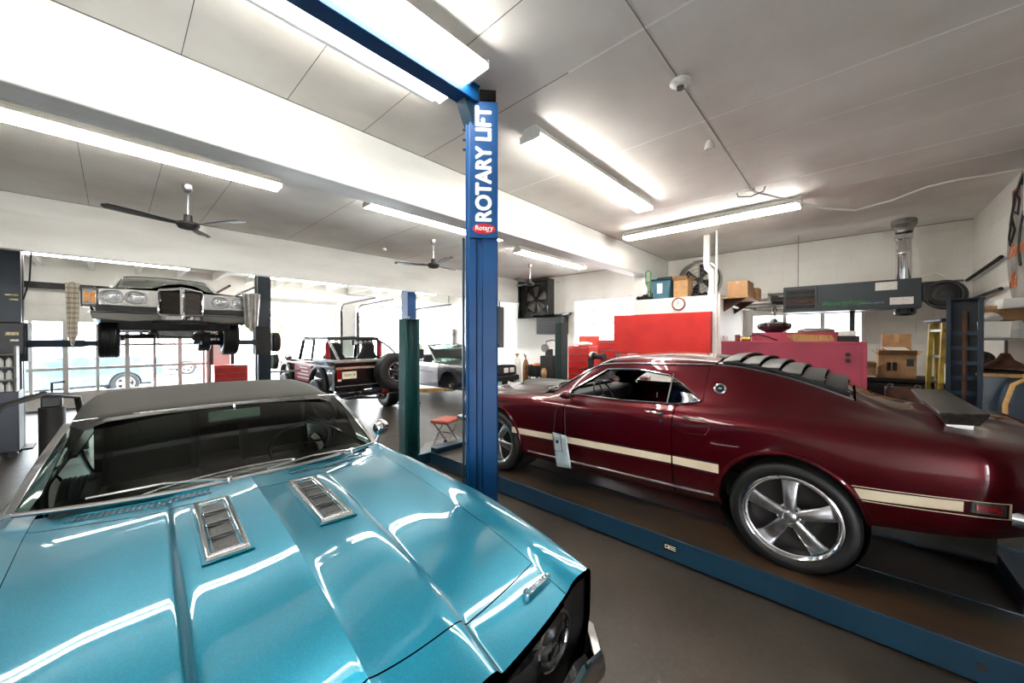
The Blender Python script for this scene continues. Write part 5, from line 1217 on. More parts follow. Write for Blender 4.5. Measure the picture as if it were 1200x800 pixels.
# ---- ceiling fans
def cfan(label, x, y, base, drop=.47):
    t = thing('ceiling_fan', label, 'ceiling fan', (x, y, CEIL), 0, 'ceiling fans')
    MB().lathe([(0,0),(.055,0),(.05,-.05),(.03,-.09),(.014,-.10)], seg=24).build('canopy', M_alu, t)
    MB().cyl((0,0,-.08),(0,0,-drop+.05),.012,seg=12).build('down_rod', M_alu, t)
    MB().lathe([(.02,-drop+.12),(.04,-drop+.11),(.045,-drop+.03),(.10,-drop+.02),(.115,-drop-.01),(.09,-drop-.05),(.03,-drop-.065),(0,-drop-.065)], seg=32).build('motor', M_dark, t)
    for k in range(3):
        a = math.radians(base+120*k); b = MB().at((0,0,-drop-.005), rz=a)
        def F(u, v):
            r = .09+.62*u; w_ = (.030+.045*min(1,u*1.6))*(1 if u < .9 else math.sqrt(max(0,1-((u-.9)/.1)**2))*.9+.1)
            return (r, (v-.5)*2*w_, (v-.5)*.02+.03*u)
        b.grid(F, 16, 4); b.build('blade', M_satin, t, solid=.004)
    return t
cfan('three-blade dark ceiling fan at the left, nearest and largest', .617, 5.885, 189)
cfan('three-blade dark ceiling fan just left of the lettered column', 4.08, 5.77, 19)
cfan('small distant three-blade ceiling fan right of the lettered column', 7.10, 5.93, 70)

# ---- tools along the far wall
def tool_chest(label, x, y, rz, w, d, z1, n=5, lid=False, m=M_red, z0=.1):
    t = thing('tool_chest', label, 'tool chest', (x, y, 0), rz, None)      # front faces local -X
    MB().box(0, d, -w/2, w/2, z0, z1).build('chest_body', m, t, bevel=.008)
    hgt = (z1-z0-.06)/n
    for k in range(n):
        dz = z0+.03+hgt*k; dr = MB().box(-.012, 0, -w/2+.025, w/2-.025, dz+.008, dz+hgt-.008).build('drawer', m, t, bevel=.003)
        MB().box(-.03,-.012,-w/2+.05,w/2-.05,dz+hgt-.035,dz+hgt-.02).build('drawer_handle', M_steel, dr, smooth=0)
    for a in (.06, d-.06):
        for b_ in (-w/2+.06, w/2-.06): MB().cyl((a,b_-.02,z0/2),(a,b_+.02,z0/2),z0/2,seg=16).build('caster', M_black, t)
    if lid: MB().at((d,0,z1), ry=.1).box(-.01,.015,-w/2,w/2,0,.26).build('chest_lid', mat('orange_red_lid', (214,72,48), .4, noise=(4,(200,60,40),.4,.6)), t, bevel=.004)
    return t
tool_chest('tall red tool chest with its orange lid raised, right of the far green lift column', 8.15, 5.18, 0, .62, .5, 1.50, 8, True)
tool_chest('red tool chest partly hidden by the left edge of the large red panel', 8.1, 4.32, 0, .55, .5, 1.66, 8)
tool_chest('low red tool chest with pale drawer pulls under the raised car', 2.18, 12.45, PI/2, .74, .5, .97, 5)
tag(crumple((8.3,5.1,1.55), .12, (1.2,1.8,.5), 5).build('folded_cloth', M_sticker), 'white cloth heap on the tall red tool chest', 'cloth')
tag(MB().ball((8.35,5.32,1.55), .07, (1,1.2,.6)).build('polishing_pad', M_steelgrey), 'grey pad beside the cloth heap on the tall red tool chest', 'pad')
tag(crumple((8.14,4.73,1.29), .11, (1,1.0,.65), 4).build('paper_towels', M_sticker), 'white crumpled shop paper between the two far red tool chests', 'paper')
t = thing('bench_stand', 'small dark stand between the two far red tool chests', 'stand', (8.2, 4.73, 0)); MB().box(-.15,.3,-.11,.11,.0,1.22).build('stand_body', M_dark, t, bevel=.01)
t = thing('grinder', 'black bench grinder in front of the right-hand far tool chest', 'grinder', (7.75, 4.36, 1.15)); MB().cyl((0,-.1,.12),(0,.1,.12),.07,seg=20).build('grinder_motor', M_dark, t); MB().cyl((0,-.15,.12),(0,-.11,.12),.10,seg=24).build('grinding_wheel', M_black, t); MB().cyl((0,.11,.12),(0,.15,.12),.10,seg=24).build('grinding_wheel', M_black, t); MB().box(-.08,.08,-.08,.08,-1.15,.06).build('grinder_pedestal', M_red, t, bevel=.01)
t = thing('gas_cylinder', 'pale grey gas cylinder with brass valve right of the lettered column', 'cylinder', (7.75, 6.95, 0)); MB().lathe([(0,0),(.10,0),(.11,.02),(.11,1.02),(.08,1.12),(.035,1.16),(0,1.16)], seg=28).build('cylinder_body', M_white, t); MB().cyl((0,0,1.16),(0,0,1.26),.02,seg=12).build('cylinder_valve', M_brass, t); MB().cyl((-.05,0,1.24),(.05,0,1.24),.03,seg=16).build('valve_handle', M_brass, t)
t = thing('gas_cylinder', 'orange-brown gas cylinder next to the pale grey one', 'cylinder', (7.95, 6.80, 0)); MB().lathe([(0,0),(.08,0),(.09,.02),(.09,.95),(.05,1.08),(.03,1.10),(0,1.10)], seg=28).build('cylinder_body', mat('ochre_paint', (176,112,44), .4, noise=(9,(150,90,34),.4,.6)), t); MB().cyl((0,0,1.10),(0,0,1.22),.02,seg=12).build('cylinder_valve', M_brass, t); MB().tube([(0,0,1.2),(-.08,0,1.26),(-.1,-.1,1.1),(-.1,-.1,.7)], .01).build('gas_hose', M_black, t)
t = thing('parts_washer', 'round black tub on legs with orange rag, left of the far green column', 'tub', (7.95, 6.38, 0)); MB().lathe([(0,.66),(.27,.66),(.29,.70),(.29,.96),(.265,.96),(.26,.72),(0,.72)], seg=32).build('tub_bowl', M_satin, t)
for a in (45,135,225,315): MB().cyl((.2*math.cos(math.radians(a)),.2*math.sin(math.radians(a)),0),(.2*math.cos(math.radians(a)),.2*math.sin(math.radians(a)),.68),.018,seg=8).build('leg', M_dark, t)
tag(MB().ball((7.95,6.38,.94), .10, (1.3,1.2,.8)).build('orange_rag', mat('orange_cloth', (214,120,60), .8, noise=(9,(190,100,50),.4,.6))), 'orange rag in the round black tub', 'rag')
t = thing('air_compressor', 'black workshop machine with a round gauge left of the far green lift column', 'machine', (7.7, 5.75, 0)); MB().box(-.18,.22,-.20,.20,.12,1.25).build('machine_body', M_dark, t, bevel=.02); MB().cyl((-.19,.05,1.45),(-.12,.05,1.45),.10,seg=24).build('gauge', M_steelgrey, t); MB().tube([(-.12,.05,1.5),(0,.12,1.62),(.1,0,1.66),(.15,-.2,1.6)], .012).build('machine_hose', M_black, t); MB().box(-.05,.05,-.05,.12,1.25,1.42).build('gauge_bracket', M_dark, t)
MB().ball((-.19,.05,.80), .09, (.6,1,1.6)).build('hanging_glove', mat('tan_leather', (190,150,104), .7, noise=(9,(160,120,80),.4,.6)), t)
for a in (-.12,.16):
    for b_ in (-.15,.15): MB().cyl((a,b_-.02,.06),(a,b_+.02,.06),.06,seg=16).build('caster', M_black, t)
# electrical plate on white pier behind the raised car
tag(MB().box(2.08,2.22,13.96,14.0,1.52,1.70).build('switch_box', M_dark, bevel=.005), 'dark switch box on the white pier above the low red tool chest', 'switch')

# ---- creeper stool, floor plate
t = thing('rolling_stool', 'low rolling stool with a red seat beside the front of the maroon car', 'stool', (3.52, 4.66, 0), math.radians(20))
MB().box(-.20,.20,-.15,.15,.40,.45).build('seat', mat('red_vinyl', (176,76,56), .5, noise=(9,(150,60,46),.4,.6)), t, bevel=.02)
for s1 in (-1, 1):
    for y in (-.12,.12): MB().tube([(-.17*s1,y,.06),(.15*s1,y,.40)], .010).build('leg', M_steel, t)
for x in (-.17,.17):
    for y in (-.12,.12): MB().cyl((x,y-.012,.03),(x,y+.012,.03),.03,seg=14).build('caster', M_black, t)
MB().tube([(0,-.13,.23),(0,.13,.23)], .010).build('leg_pivot', M_steel, t)
b = MB(); b.prism([(3.02,4.62),(3.12,4.50),(3.9,4.50),(4.0,5.0),(3.4,5.05)], 'z', 0, .012); tag(b.build('floor_plate', M_steelgrey), 'grey metal plate lying on the floor in front of the drive-on lift', 'plate')

# ---- second two-post lift (under the raised car)
def arm(parent, p0, p1, z, m, r=.05, nm='lift_arm'):
    a = MB(); v = Vector((p1[0]-p0[0], p1[1]-p0[1], 0)); L_ = v.length; a.at((p0[0],p0[1],z), rz=math.atan2(v.y, v.x)); a.box(0,L_*.6,-r,r,-.055,.055); a.box(L_*.5,L_,-r*.75,r*.75,-.042,.042); o = a.build(nm, m, parent, bevel=.006)
    MB().cyl((p1[0],p1[1],z+.04),(p1[0],p1[1],z+.11),.06,seg=20).build('lift_pad', M_black, parent); return o
def post(name, label, x, y, zt, m, group, face, arms=()):
    t = thing(name, label, 'car lift', (x, y, 0), 0, group); w_ = .15
    b = MB(); s = face
    b.prism([(-s*w_*.8,-.15),(s*w_*.8,-.15),(s*w_*.8,-.05),(s*w_*.66,-.05),(s*w_*.66,-.13),(-s*w_*.66,-.13),(-s*w_*.66,.13),(s*w_*.66,.13),(s*w_*.66,.05),(s*w_*.8,.05),(s*w_*.8,.15),(-s*w_*.8,.15)], 'z', .015, zt); b.build('column', m, t)
    MB().box(-.22,.22,-.22,.22,0,.02).build('base_plate', M_dark, t)
    return t
pl = post('two_post_lift', 'dark lift column at the far left edge holding up the front-facing car', -1.08, 9.5, 3.34, M_navy, None, 1)
b = MB(); b.box(-.12,.18,-.16,.16,1.35,1.95); b.build('carriage', M_dark, pl, bevel=.01)
arm(pl, (.15,-.12), (1.15,-.45), 1.62, M_navy); arm(pl, (.15,.12), (1.0,1.2), 1.62, M_navy)
b = MB(); b.box(-.20,-.12,-.25,-.15,1.2,1.6); b.build('control_box', M_steelgrey, pl, bevel=.01); MB().box(-.22,.16,-.20,-.155,1.45,1.95).build('hydraulic_unit', M_satin, pl, bevel=.02)
for k, (y, z) in enumerate(((1.75,.05),(1.66,.03),(2.35,.02),(2.28,.02))): MB().box(-.02+.04*(k%2),.10,-.212,-.20,y,y+z).build('warning_label', mat('yellow_label', (206,180,70), .5, noise=(40,(240,240,230),.45,.6)), pl, smooth=0)
MB().tube([(.12,-.12,3.2),(.22,-.14,3.05),(.20,-.14,2.6),(.14,-.14,2.3)], .01).build('cable_loop', M_black, pl)
pr_ = post('two_post_lift', 'dark navy lift column at the right of the raised car', 2.22, 9.5, 3.34, M_navy, None, -1)
b = MB(); b.box(-.16,.12,-.16,.16,1.35,1.95); b.build('carriage', M_dark, pr_, bevel=.01)
arm(pr_, (-.15,-.12), (-1.1,-.45), 1.62, M_navy); arm(pr_, (-.15,.12), (-1.0,1.2), 1.62, M_navy)
MB().lathe([(0,0),(.20,0),(.22,.03),(.22,.10),(.20,.13),(0,.13)], (.16,-.02,1.62), (1,0,0), 28).build('hose_reel', M_black, pr_); MB().lathe([(0,0),(.16,0),(.17,.03),(.17,.10),(0,.12)], (.16,-.02,1.18), (1,0,0), 28).build('hose_reel', M_black, pr_); MB().box(.12,.75,-.03,.03,.93,.97).build('tool_bar', M_steelgrey, pr_)
# items round the left column
t = thing('service_cart', 'dark service cart with rows of labelled bottles at the far left edge', 'cart', (-1.22, 8.9, 0))
MB().box(-.35,.30,-.22,.22,.10,.95).build('cart_body', M_navy, t, bevel=.01)
for z in (1.12,1.30,1.48): MB().box(-.05,.28,-.20,.05,z-.015,z).build('cart_shelf', M_steelgrey, t)
MB().box(-.05,-.03,-.2,.05,.95,1.6).build('cart_post', M_steelgrey, t); MB().box(.26,.28,-.2,.05,.95,1.6).build('cart_post', M_steelgrey, t)
for x in (-.28,.24):
    for y in (-.16,.16): MB().cyl((x,y-.02,.05),(x,y+.02,.05),.05,seg=14).build('caster', M_black, t)
bp0 = None
for k in range(12):
    z = (.95,1.12,1.30)[k//4]; x = -1.24+.075*(k%4)
    if bp0 is None:
        bp0 = thing('bottle', 'white labelled bottle in the rows on the service cart', 'bottle', (x, 8.82, z), 0, 'bottles on the service cart')
        MB().lathe([(0,0),(.03,0),(.03,.09),(.012,.12),(.012,.135),(0,.135)], seg=16).build('bottle_body', M_sticker, bp0); MB().cyl((0,0,.13),(0,0,.15),.015,seg=12).build('bottle_cap', M_dark, bp0)
    else: dup(bp0, (x, 8.82, z))
tag(MB().grid(lambda u, v: (-1.42+.10*u, 8.655-.01*math.sin(u*9), .86-.26*v+.02*math.sin(u*7)), 8, 8).build('work_glove', mat('ochre_cloth', (204,150,70), .8, noise=(9,(180,128,56),.4,.6)), solid=.012), 'tan glove hanging on the dark service cart', 'glove')
t = thing('fluid_pump', 'black pump with handles standing right of the far left lift column', 'pump', (-.62, 8.6, 0)); MB().cyl((0,0,0),(0,0,.70),.13,seg=24).build('pump_tank', M_dark, t); MB().box(-.1,.1,-.08,.08,.70,.86).build('pump_head', M_satin, t, bevel=.02); MB().tube([(0,0,.86),(0,0,1.05),(.12,0,1.06)], .015).build('pump_handle', M_dark, t)
tag(MB().tube([(-1.9,6.2,.02),(-1.4,6.3,.10),(-1.0,6.6,.65),(-.85,6.9,.95),(-.6,7.3,1.02),(-.35,7.9,.9),(-.3,8.3,.3),(-.3,8.6,.03)], .035, 10).build('exhaust_hose', M_black), 'thick black hose arching beside the left pillar of the turquoise car', 'hose')
t = thing('folding_table', 'small tan table behind the left edge of the turquoise windshield', 'table', (-1.75, 7.4, 0)); MB().box(-.45,.45,-.3,.3,.50,.54).build('table_top', M_wood, t, bevel=.01)
for x in (-.4,.4):
    for y in (-.25,.25): MB().cyl((x,y,0),(x,y,.5),.02,seg=8).build('leg', M_dark, t)
tag(MB().box(-2.4,1.85,13.70,13.80,2.86,3.0).build('door_torsion_bar', M_dark), 'dark horizontal bar above the windowed garage door', 'bar')

# ---- third lift, by the silver car
pc_ = post('two_post_lift', 'mid-blue lift column between the open-top truck and the silver car', 5.20, 8.45, 3.38, M_liftblue, None, 1)
MB().box(-.10,.16,-.17,.17,.25,.75).build('carriage', M_liftdark, pc_, bevel=.01)
arm(pc_, (.15,-.10), (.95,-.65), .33, mat('ochre_arm', (186,150,92), .5, noise=(6,(150,116,66),.4,.6)), nm='lift_arm'); arm(pc_, (.15,.1), (1.0,1.1), .33, M_liftdark)
t = thing('hanging_bucket', 'black bucket and pale jug hung on the mid-blue lift column', 'bucket', (5.42, 8.28, 1.18)); MB().lathe([(0,0),(.10,0),(.12,.24),(.11,.24),(.09,.02),(0,.02)], seg=24).build('bucket_body', M_black, t); MB().lathe([(0,.02),(.075,.02),(.08,.28),(.03,.36),(0,.38)], seg=20).build('jug', mat('cream_plastic', (206,190,160), .5, noise=(9,(150,110,80),.5,.7)), t); MB().tube([(-.08,0,.42),(0,0,.52),(.06,0,.46),(.02,0,.36)], .015).build('jug_hose', M_brass, t); MB().box(-.16,-.09,-.02,.02,.15,.2).build('bucket_hook', M_dark, t)
for k in range(5): MB().box(.0,.012,-.165-.004,-.155,2.0+.12*k-1.0,2.05+.12*k-1.0).build('lift_label', M_sticker, pc_, smooth=0)

# ---- hanging pouch on the maroon car's mirror
t = thing('document_pouch', 'pale blue clear pouch hanging by strings from the maroon car mirror', 'pouch', (2.90, 2.03, 0))
V_ = [(-.004,.10,.79),(-.004,-.055,.785),(-.010,-.12,.49),(-.010,.045,.475)]
M_pouch = mat('pale_blue_vinyl', (168,184,190), .25, coat=.6, noise=(12,(190,202,206),.4,.65))
g = MB(); g.grid(lambda u, v: tuple(Vector(V_[0]).lerp(Vector(V_[1]),u).lerp(Vector(V_[3]).lerp(Vector(V_[2]),u),v)+Vector((-.012*math.sin(PI*u)*math.sin(PI*v),0,0))), 8, 8); g.build('pouch_sleeve', M_pouch, t, solid=.006)
g = MB(); g.tube([(-.018,.09,.785),(-.018,.0,.785),(-.022,-.025,.63),(-.022,.07,.625)], .004, 6, close=True); g.build('pouch_pocket', M_black, t)
g = MB(); g.box(-.021,-.018,.02,.05,.70,.73); g.build('pocket_print', M_dark, t, smooth=0)
for y in (.09,-.045): MB().tube([(-.002,y,.79),(.0,y*.8+.0,1.0),(.02,-.02+y*.3,1.10)], .003, 5).build('pouch_string', M_black, t)
# ================================================================== SILVER-GREY SEDAN ON THE LIFT (local: Y backwards from the nose)
M_silver = mat('silver_grey_paint', (88,86,80), .3, .4, coat=1., noise=(200,(100,98,92),.45,.7))
M_lampg = glass('lamp_glass', (235,238,240), .15)
def sedan():
    T = thing('lifted_sedan', 'silver-grey classic sedan with a split central grille raised high on the left lift', 'car', (.75, 8.10, 0))
    Z = 0.
    rows = [
      [(0.10,.86,1.96),(.6,.92,1.93),(1.4,.92,1.90),(4.4,.92,1.90),(5.3,.86,1.98)],
      [(0.06,.95,2.06),(.6,.98,2.06),(1.4,.98,2.06),(4.4,.98,2.06),(5.3,.92,2.10)],
      [(0.02,1.00,2.24),(.6,1.01,2.26),(1.4,1.01,2.26),(4.4,1.01,2.28),(5.3,.95,2.28)],
      [(0.02,.99,2.40),(.6,1.0,2.44),(1.4,.99,2.48),(4.4,.99,2.50),(5.3,.92,2.44)],
      [(0.04,.93,2.455),(.6,.94,2.50),(1.4,.93,2.545),(4.4,.92,2.56),(5.3,.86,2.48)],
      [(0.05,.84,2.465),(.6,.84,2.515),(1.4,.84,2.56),(1.9,.80,2.60),(2.4,.68,2.84),(3.6,.66,2.86),(4.4,.78,2.58),(5.3,.8,2.49)],
      [(0.04,.60,2.475),(.6,.60,2.535),(1.4,.60,2.585),(1.78,.62,2.61),(2.4,.58,2.91),(3.6,.56,2.92),(4.4,.62,2.60),(5.3,.6,2.50)],
      [(-.02,.34,2.49),(.6,.34,2.55),(1.4,.34,2.60),(1.72,.34,2.62),(2.4,.34,2.93),(3.6,.34,2.94),(4.4,.34,2.61),(5.3,.34,2.51)],
      [(-.14,.16,2.54),(.3,.16,2.595),(1.0,.16,2.625),(1.7,.16,2.64),(2.4,.16,2.935),(3.6,.16,2.945),(4.4,.16,2.61),(5.3,.16,2.51)],
      [(-.20,0,2.55),(.3,0,2.61),(1.0,0,2.64),(1.7,0,2.65),(2.4,0,2.94),(3.6,0,2.95),(4.4,0,2.61),(5.3,0,2.51)]]
    nose = PCH([(0,.04),(.35,.0),(.36,-.03),(.45,-.03),(.9,.0)])
    def warp(s, w, z):
        return s if s > .5 else s-(.5-s)*0.34*max(0, 1-w/.34)**.7
    L = Loft(rows, warp); S = L.P
    AF, AR = 1.0, 4.05
    def arch(cy):
        pts = [(cy+.40*math.cos(math.radians(a)), L.tz(cy, 1.86+.40*math.sin(math.radians(a)), 4)) for a in range(180, -1, -12)]
        return [(y, max(t, 0)) for y, t in pts]
    for sd in (-1, 1):
        P = lambda u, v: S(u, v, sd)
        patch('body_side', P, [(.06,0)]+arch(AF)+arch(AR)+[(5.3,0),(5.3,5),(.06,5)], M_silver, T, sgn=-sd if False else sd, res=(.08,.3), thick=.02)
        wheel(T, 'wheel', (sd*.80, AF, 1.74), .36, .24, .20, sd, style='steel', mt=M_steel); wheel(T, 'wheel', (sd*.80, AR, 1.74), .36, .24, .20, sd, style='steel', mt=M_steel)
        MB().box(sd*.45, sd*.47, AF-.35, AF+.35, 1.9, 2.4).build('wheel_well', M_dark, T)
        MB().tube([P(y, 3.95)+Vector((sd*.004,0,0)) for y in (.3,1,2,3,4,5)], .010, 6).build('side_trim', M_chrome, T)
    TOP = lambda s, q: S(s, 9-abs(q), 1 if q > 0 else -1)
    patch('hood', TOP, [(.03,-4.0),(.03,4.0),(1.62,4.0),(1.62,-4.0)], M_silver, T, sgn=-1, res=(.08,.25), thick=.05)
    patch('windshield', TOP, [(1.74,-3.7),(1.74,3.7),(2.36,3.7),(2.36,-3.7)], mat('tinted_screen', (78,84,74), .06, coat=1., noise=(3,(92,98,88),.4,.6)), T, sgn=-1, res=(.08,.25), thick=0)
    patch('roof', TOP, [(2.38,-4),(2.38,4),(3.62,4),(3.62,-4)], M_silver, T, sgn=-1, res=(.1,.3), thick=.02)
    patch('rear_deck', TOP, [(3.64,-4),(3.64,4),(5.3,4),(5.3,-4)], M_silver, T, sgn=-1, res=(.1,.3), thick=.02)
    tr = [TOP(1.74, q)+Vector((0,0,.01)) for q in [-3.7+.37*k for k in range(21)]]; MB().tube(tr, .012, 6).build('windshield_trim', M_chrome, T)
    for q in (-3.75, 3.75): MB().tube([TOP(s, q)+Vector((0,0,.01)) for s in (1.74,1.95,2.15,2.36)], .03, 6).build('windshield_pillar', M_chrome, T)
    tr = [TOP(2.37, q)+Vector((0,-.0,.01)) for q in [-3.7+.37*k for k in range(21)]]; MB().tube(tr, .014, 6).build('windshield_trim', M_chrome, T)
    # front: headlamp panels
    for sd in (-1, 1):
        b = MB(); b.prism([(sd*.27,2.19),(sd*.90,2.20),(sd*.90,2.44),(sd*.60,2.452),(sd*.27,2.455)][::sd], 'y', -.02, .03); b.build('headlamp_panel', M_chrome if False else mat('bright_silver_panel', (214,214,210), .22, .7, noise=(9,(196,196,192),.4,.6)), T, bevel=.006)
        for x in (.515,.77):
            c = Vector((sd*x, -.022, 2.325)); ax = (0,-1,0)
            lb = MB(); n = 40; o_ = []; 
            lb.frame([(c.x+.125*math.copysign(abs(math.cos(a))**.75, math.cos(a)), c.z+.100*math.copysign(abs(math.sin(a))**.75, math.sin(a))) for a in [2*PI*k/n for k in range(n)]],
                     [(c.x+.095*math.cos(a), c.z+.085*math.sin(a)) for a in [2*PI*k/n for k in range(n)]], 'y', -.050, .0)
            h_ = lb.build('headlight_bezel', M_chrome, T, bevel=.004)
            MB().lathe([(.090,.0),(.07,-.03),(0,-.05)], c+Vector((0,.0,0)), ax, 28).build('headlight_reflector', M_chrome, h_)
            MB().lathe([(.088,.012),(.05,.026),(0,.03)], c, ax, 28).build('headlight_lens', M_lampg, h_)
        # fender tip with amber lamp
        b = MB(); b.box(min(sd*.905,sd*1.07), max(sd*.905,sd*1.07), -.03, .10, 2.16, 2.45); fo = b.build('fender_tip', M_silver, T, bevel=.02)
        MB().box(min(sd*.918,sd*1.052), max(sd*.918,sd*1.052), -.040, -.028, 2.20, 2.40).build('lamp_bezel', M_chrome, T, bevel=.004)
        for k in (0, 1): MB().box(min(sd*(.930+.06*k),sd*(.976+.06*k)), max(sd*(.930+.06*k),sd*(.976+.06*k)), -.046, -.038, 2.225, 2.375).build('amber_lamp', M_lens, T, bevel=.003)
        # bumper halves: grey blade below the dark slot
        b = MB(); b.prism([(sd*.27,1.99),(sd*.55,1.955),(sd*.96,1.985),(sd*.98,2.09),(sd*.27,2.085)][::sd], 'y', -.07, .06); b.build('bumper_blade', M_silver, T, bevel=.012)
        b = MB(); b.box(min(sd*.27,sd*.93), max(sd*.27,sd*.93), -.01, .05, 2.085, 2.20); b.build('bumper_slot', M_black, T)
        MB().tube([(sd*.27,-.075,2.092),(sd*.98,-.055,2.096),(sd*1.0,.25,2.10)], .008, 6).build('bumper_edge', M_chrome, T)
    # grille
    N = -.20
    def gx(x): return -.02+(N+.02)*(1-abs(x)/.29)
    for sd in (-1, 1):
        b = MB(); b.add([(sd*.03,gx(.03)-.01,2.09),(sd*.235,gx(.235)-.01,2.10),(sd*.235,gx(.235)-.01,2.44),(sd*.03,gx(.03)-.01,2.45)], [(0,1,2,3)]); b.build('grille_insert', mat('bronze_black', (34,28,24), .4, .3, noise=(40,(54,46,38),.4,.6)), T, solid=.01, smooth=0)
        for k in range(9): z = 2.12+.037*k; MB().tube([(sd*.035,gx(.035)-.02,z),(sd*.23,gx(.23)-.02,z)], .004, 4).build('grille_bar', M_dark, T) if k % 2 == 0 else None
        b = MB()
        b.tube([(sd*.02,gx(.02)-.02,2.07),(sd*.25,gx(.25)-.02,2.08),(sd*.27,gx(.27)-.01,2.12),(sd*.27,gx(.27)-.01,2.43),(sd*.25,gx(.25)-.02,2.47),(sd*.02,gx(.02)-.02,2.49)], .022, 10); b.build('grille_surround', M_chrome, T)
    MB().prism([(-.03,gx(.03)-.03),(0,N-.045),(.03,gx(.03)-.03),(.03,gx(.03)+.02),(-.03,gx(.03)+.02)], 'z', 2.03, 2.50).build('grille_divider', M_chrome, T, bevel=.004)
    MB().prism([(-.33,.05),(-.30,-.03),(0,N-.05),(.30,-.03),(.33,.05)], 'z', 1.985, 2.07).build('bumper_centre', M_chrome, T, bevel=.015)
    MB().prism([(-.34,.06),(-.30,-.02),(0,N-.02),(.30,-.02),(.34,.06)], 'z', 1.945, 1.985).build('bumper_rubber', M_black, T, bevel=.006)
    # underside
    MB().box(-.70,.70,.30,5.2,1.84,2.05).build('underbody', M_dark, T, bevel=.02); MB().box(-.88,.88,.06,.30,1.95,2.30).build('radiator_support', M_dark, T)
    for x in (-.3,.34): MB().tube([(x,.5,1.82),(x,2.0,1.76),(x*1.1,3.6,1.80),(x,5.1,1.86)], .03, 8).build('exhaust_pipe', M_rust, T)
    MB().tube([(-.75,AF,1.74),(.75,AF,1.74)], .035, 8).build('front_suspension', M_dark, T); MB().box(-.25,.25,.8,1.3,1.70,1.86).build('oil_sump', M_steel, T, bevel=.03)
    MB().tube([(-.75,AR,1.74),(.75,AR,1.74)], .045, 8).build('rear_axle', M_dark, T)
    for pts in ([(-.42,.5,1.82),(-.2,.5,1.74),(.15,.5,1.72),(.5,.5,1.78),(.6,.5,1.84)],[(-.24,.55,1.80),(-.24,.55,1.62)],[(.25,.55,1.80),(.27,.55,1.66)],[(.43,.55,1.80),(.42,.55,1.62)]): MB().tube(pts, .010, 6).build('hanging_hose', M_black, T)
sedan()
# covers hanging on the fender tips
def drape(name, label, x0, x1, y, ztop, zbot, m, seed, depth=.25):
    R = random.Random(seed); ph = [R.uniform(0, 6) for _ in range(4)]
    def F(u, v):
        # u across, v: 0 on top of the fender (back) .. 1 at the hem
        x = x0+(x1-x0)*u
        if v < .25: k = v/.25; yy = y+depth*(1-k); z = ztop+.02
        else: k = (v-.25)/.75; yy = y; z = ztop+.02-(ztop-zbot)*k*(1-.35*abs(u-.45))
        x = x0+(x1-x0)*(.5+(u-.5)*(1-.35*max(0, v-.25)))
        return (x, yy-.02-.018*math.sin(u*14+ph[0]+v*2)*min(1,v*2)-.012*math.sin(u*31+ph[1]), z+.008*math.sin(u*9+v*5+ph[2]))
    o = MB().grid(F, 28, 28).build(name, m, None, solid=.006, smooth=70)
    return tag(o, label, 'cloth')
def striped():
    m = mat('striped_towel', (196,186,170), .85, noise=(9,(184,174,158),.4,.6)); nt = m.node_tree; b = nt.nodes['Principled BSDF']
    tc = nt.nodes.new('ShaderNodeTexCoord'); w_ = nt.nodes.new('ShaderNodeTexWave'); w_.inputs['Scale'].default_value = 4.5; w_.inputs['Distortion'].default_value = .6; w_.bands_direction = 'Z'
    r = nt.nodes.new('ShaderNodeMapRange'); r.inputs['From Min'].default_value = .6; r.inputs['From Max'].default_value = 1.0
    mx = nt.nodes.new('ShaderNodeMix'); mx.data_type = 'RGBA'; mx.inputs['A'].default_value = (*lin((206,198,184)),1); mx.inputs['B'].default_value = (*lin((164,152,138)),1)
    nt.links.new(tc.outputs['Object'], w_.inputs['Vector']); nt.links.new(w_.outputs['Fac'], r.inputs['Value']); nt.links.new(r.outputs[0], mx.inputs['Factor']); nt.links.new(mx.outputs['Result'], b.inputs['Base Color'])
    return m
drape('striped_towel', 'striped beige towel draped over the left fender of the raised sedan', -.45, -.325, 8.02, 2.46, 1.56, striped(), 3)
drape('fender_cover', 'crumpled grey plastic cover draped over the right fender of the raised sedan', 1.56, 1.84, 8.02, 2.50, 1.80, mat('grey_film', (156,152,146), .3, coat=.4, noise=(7,(126,122,116),.4,.65)), 8)

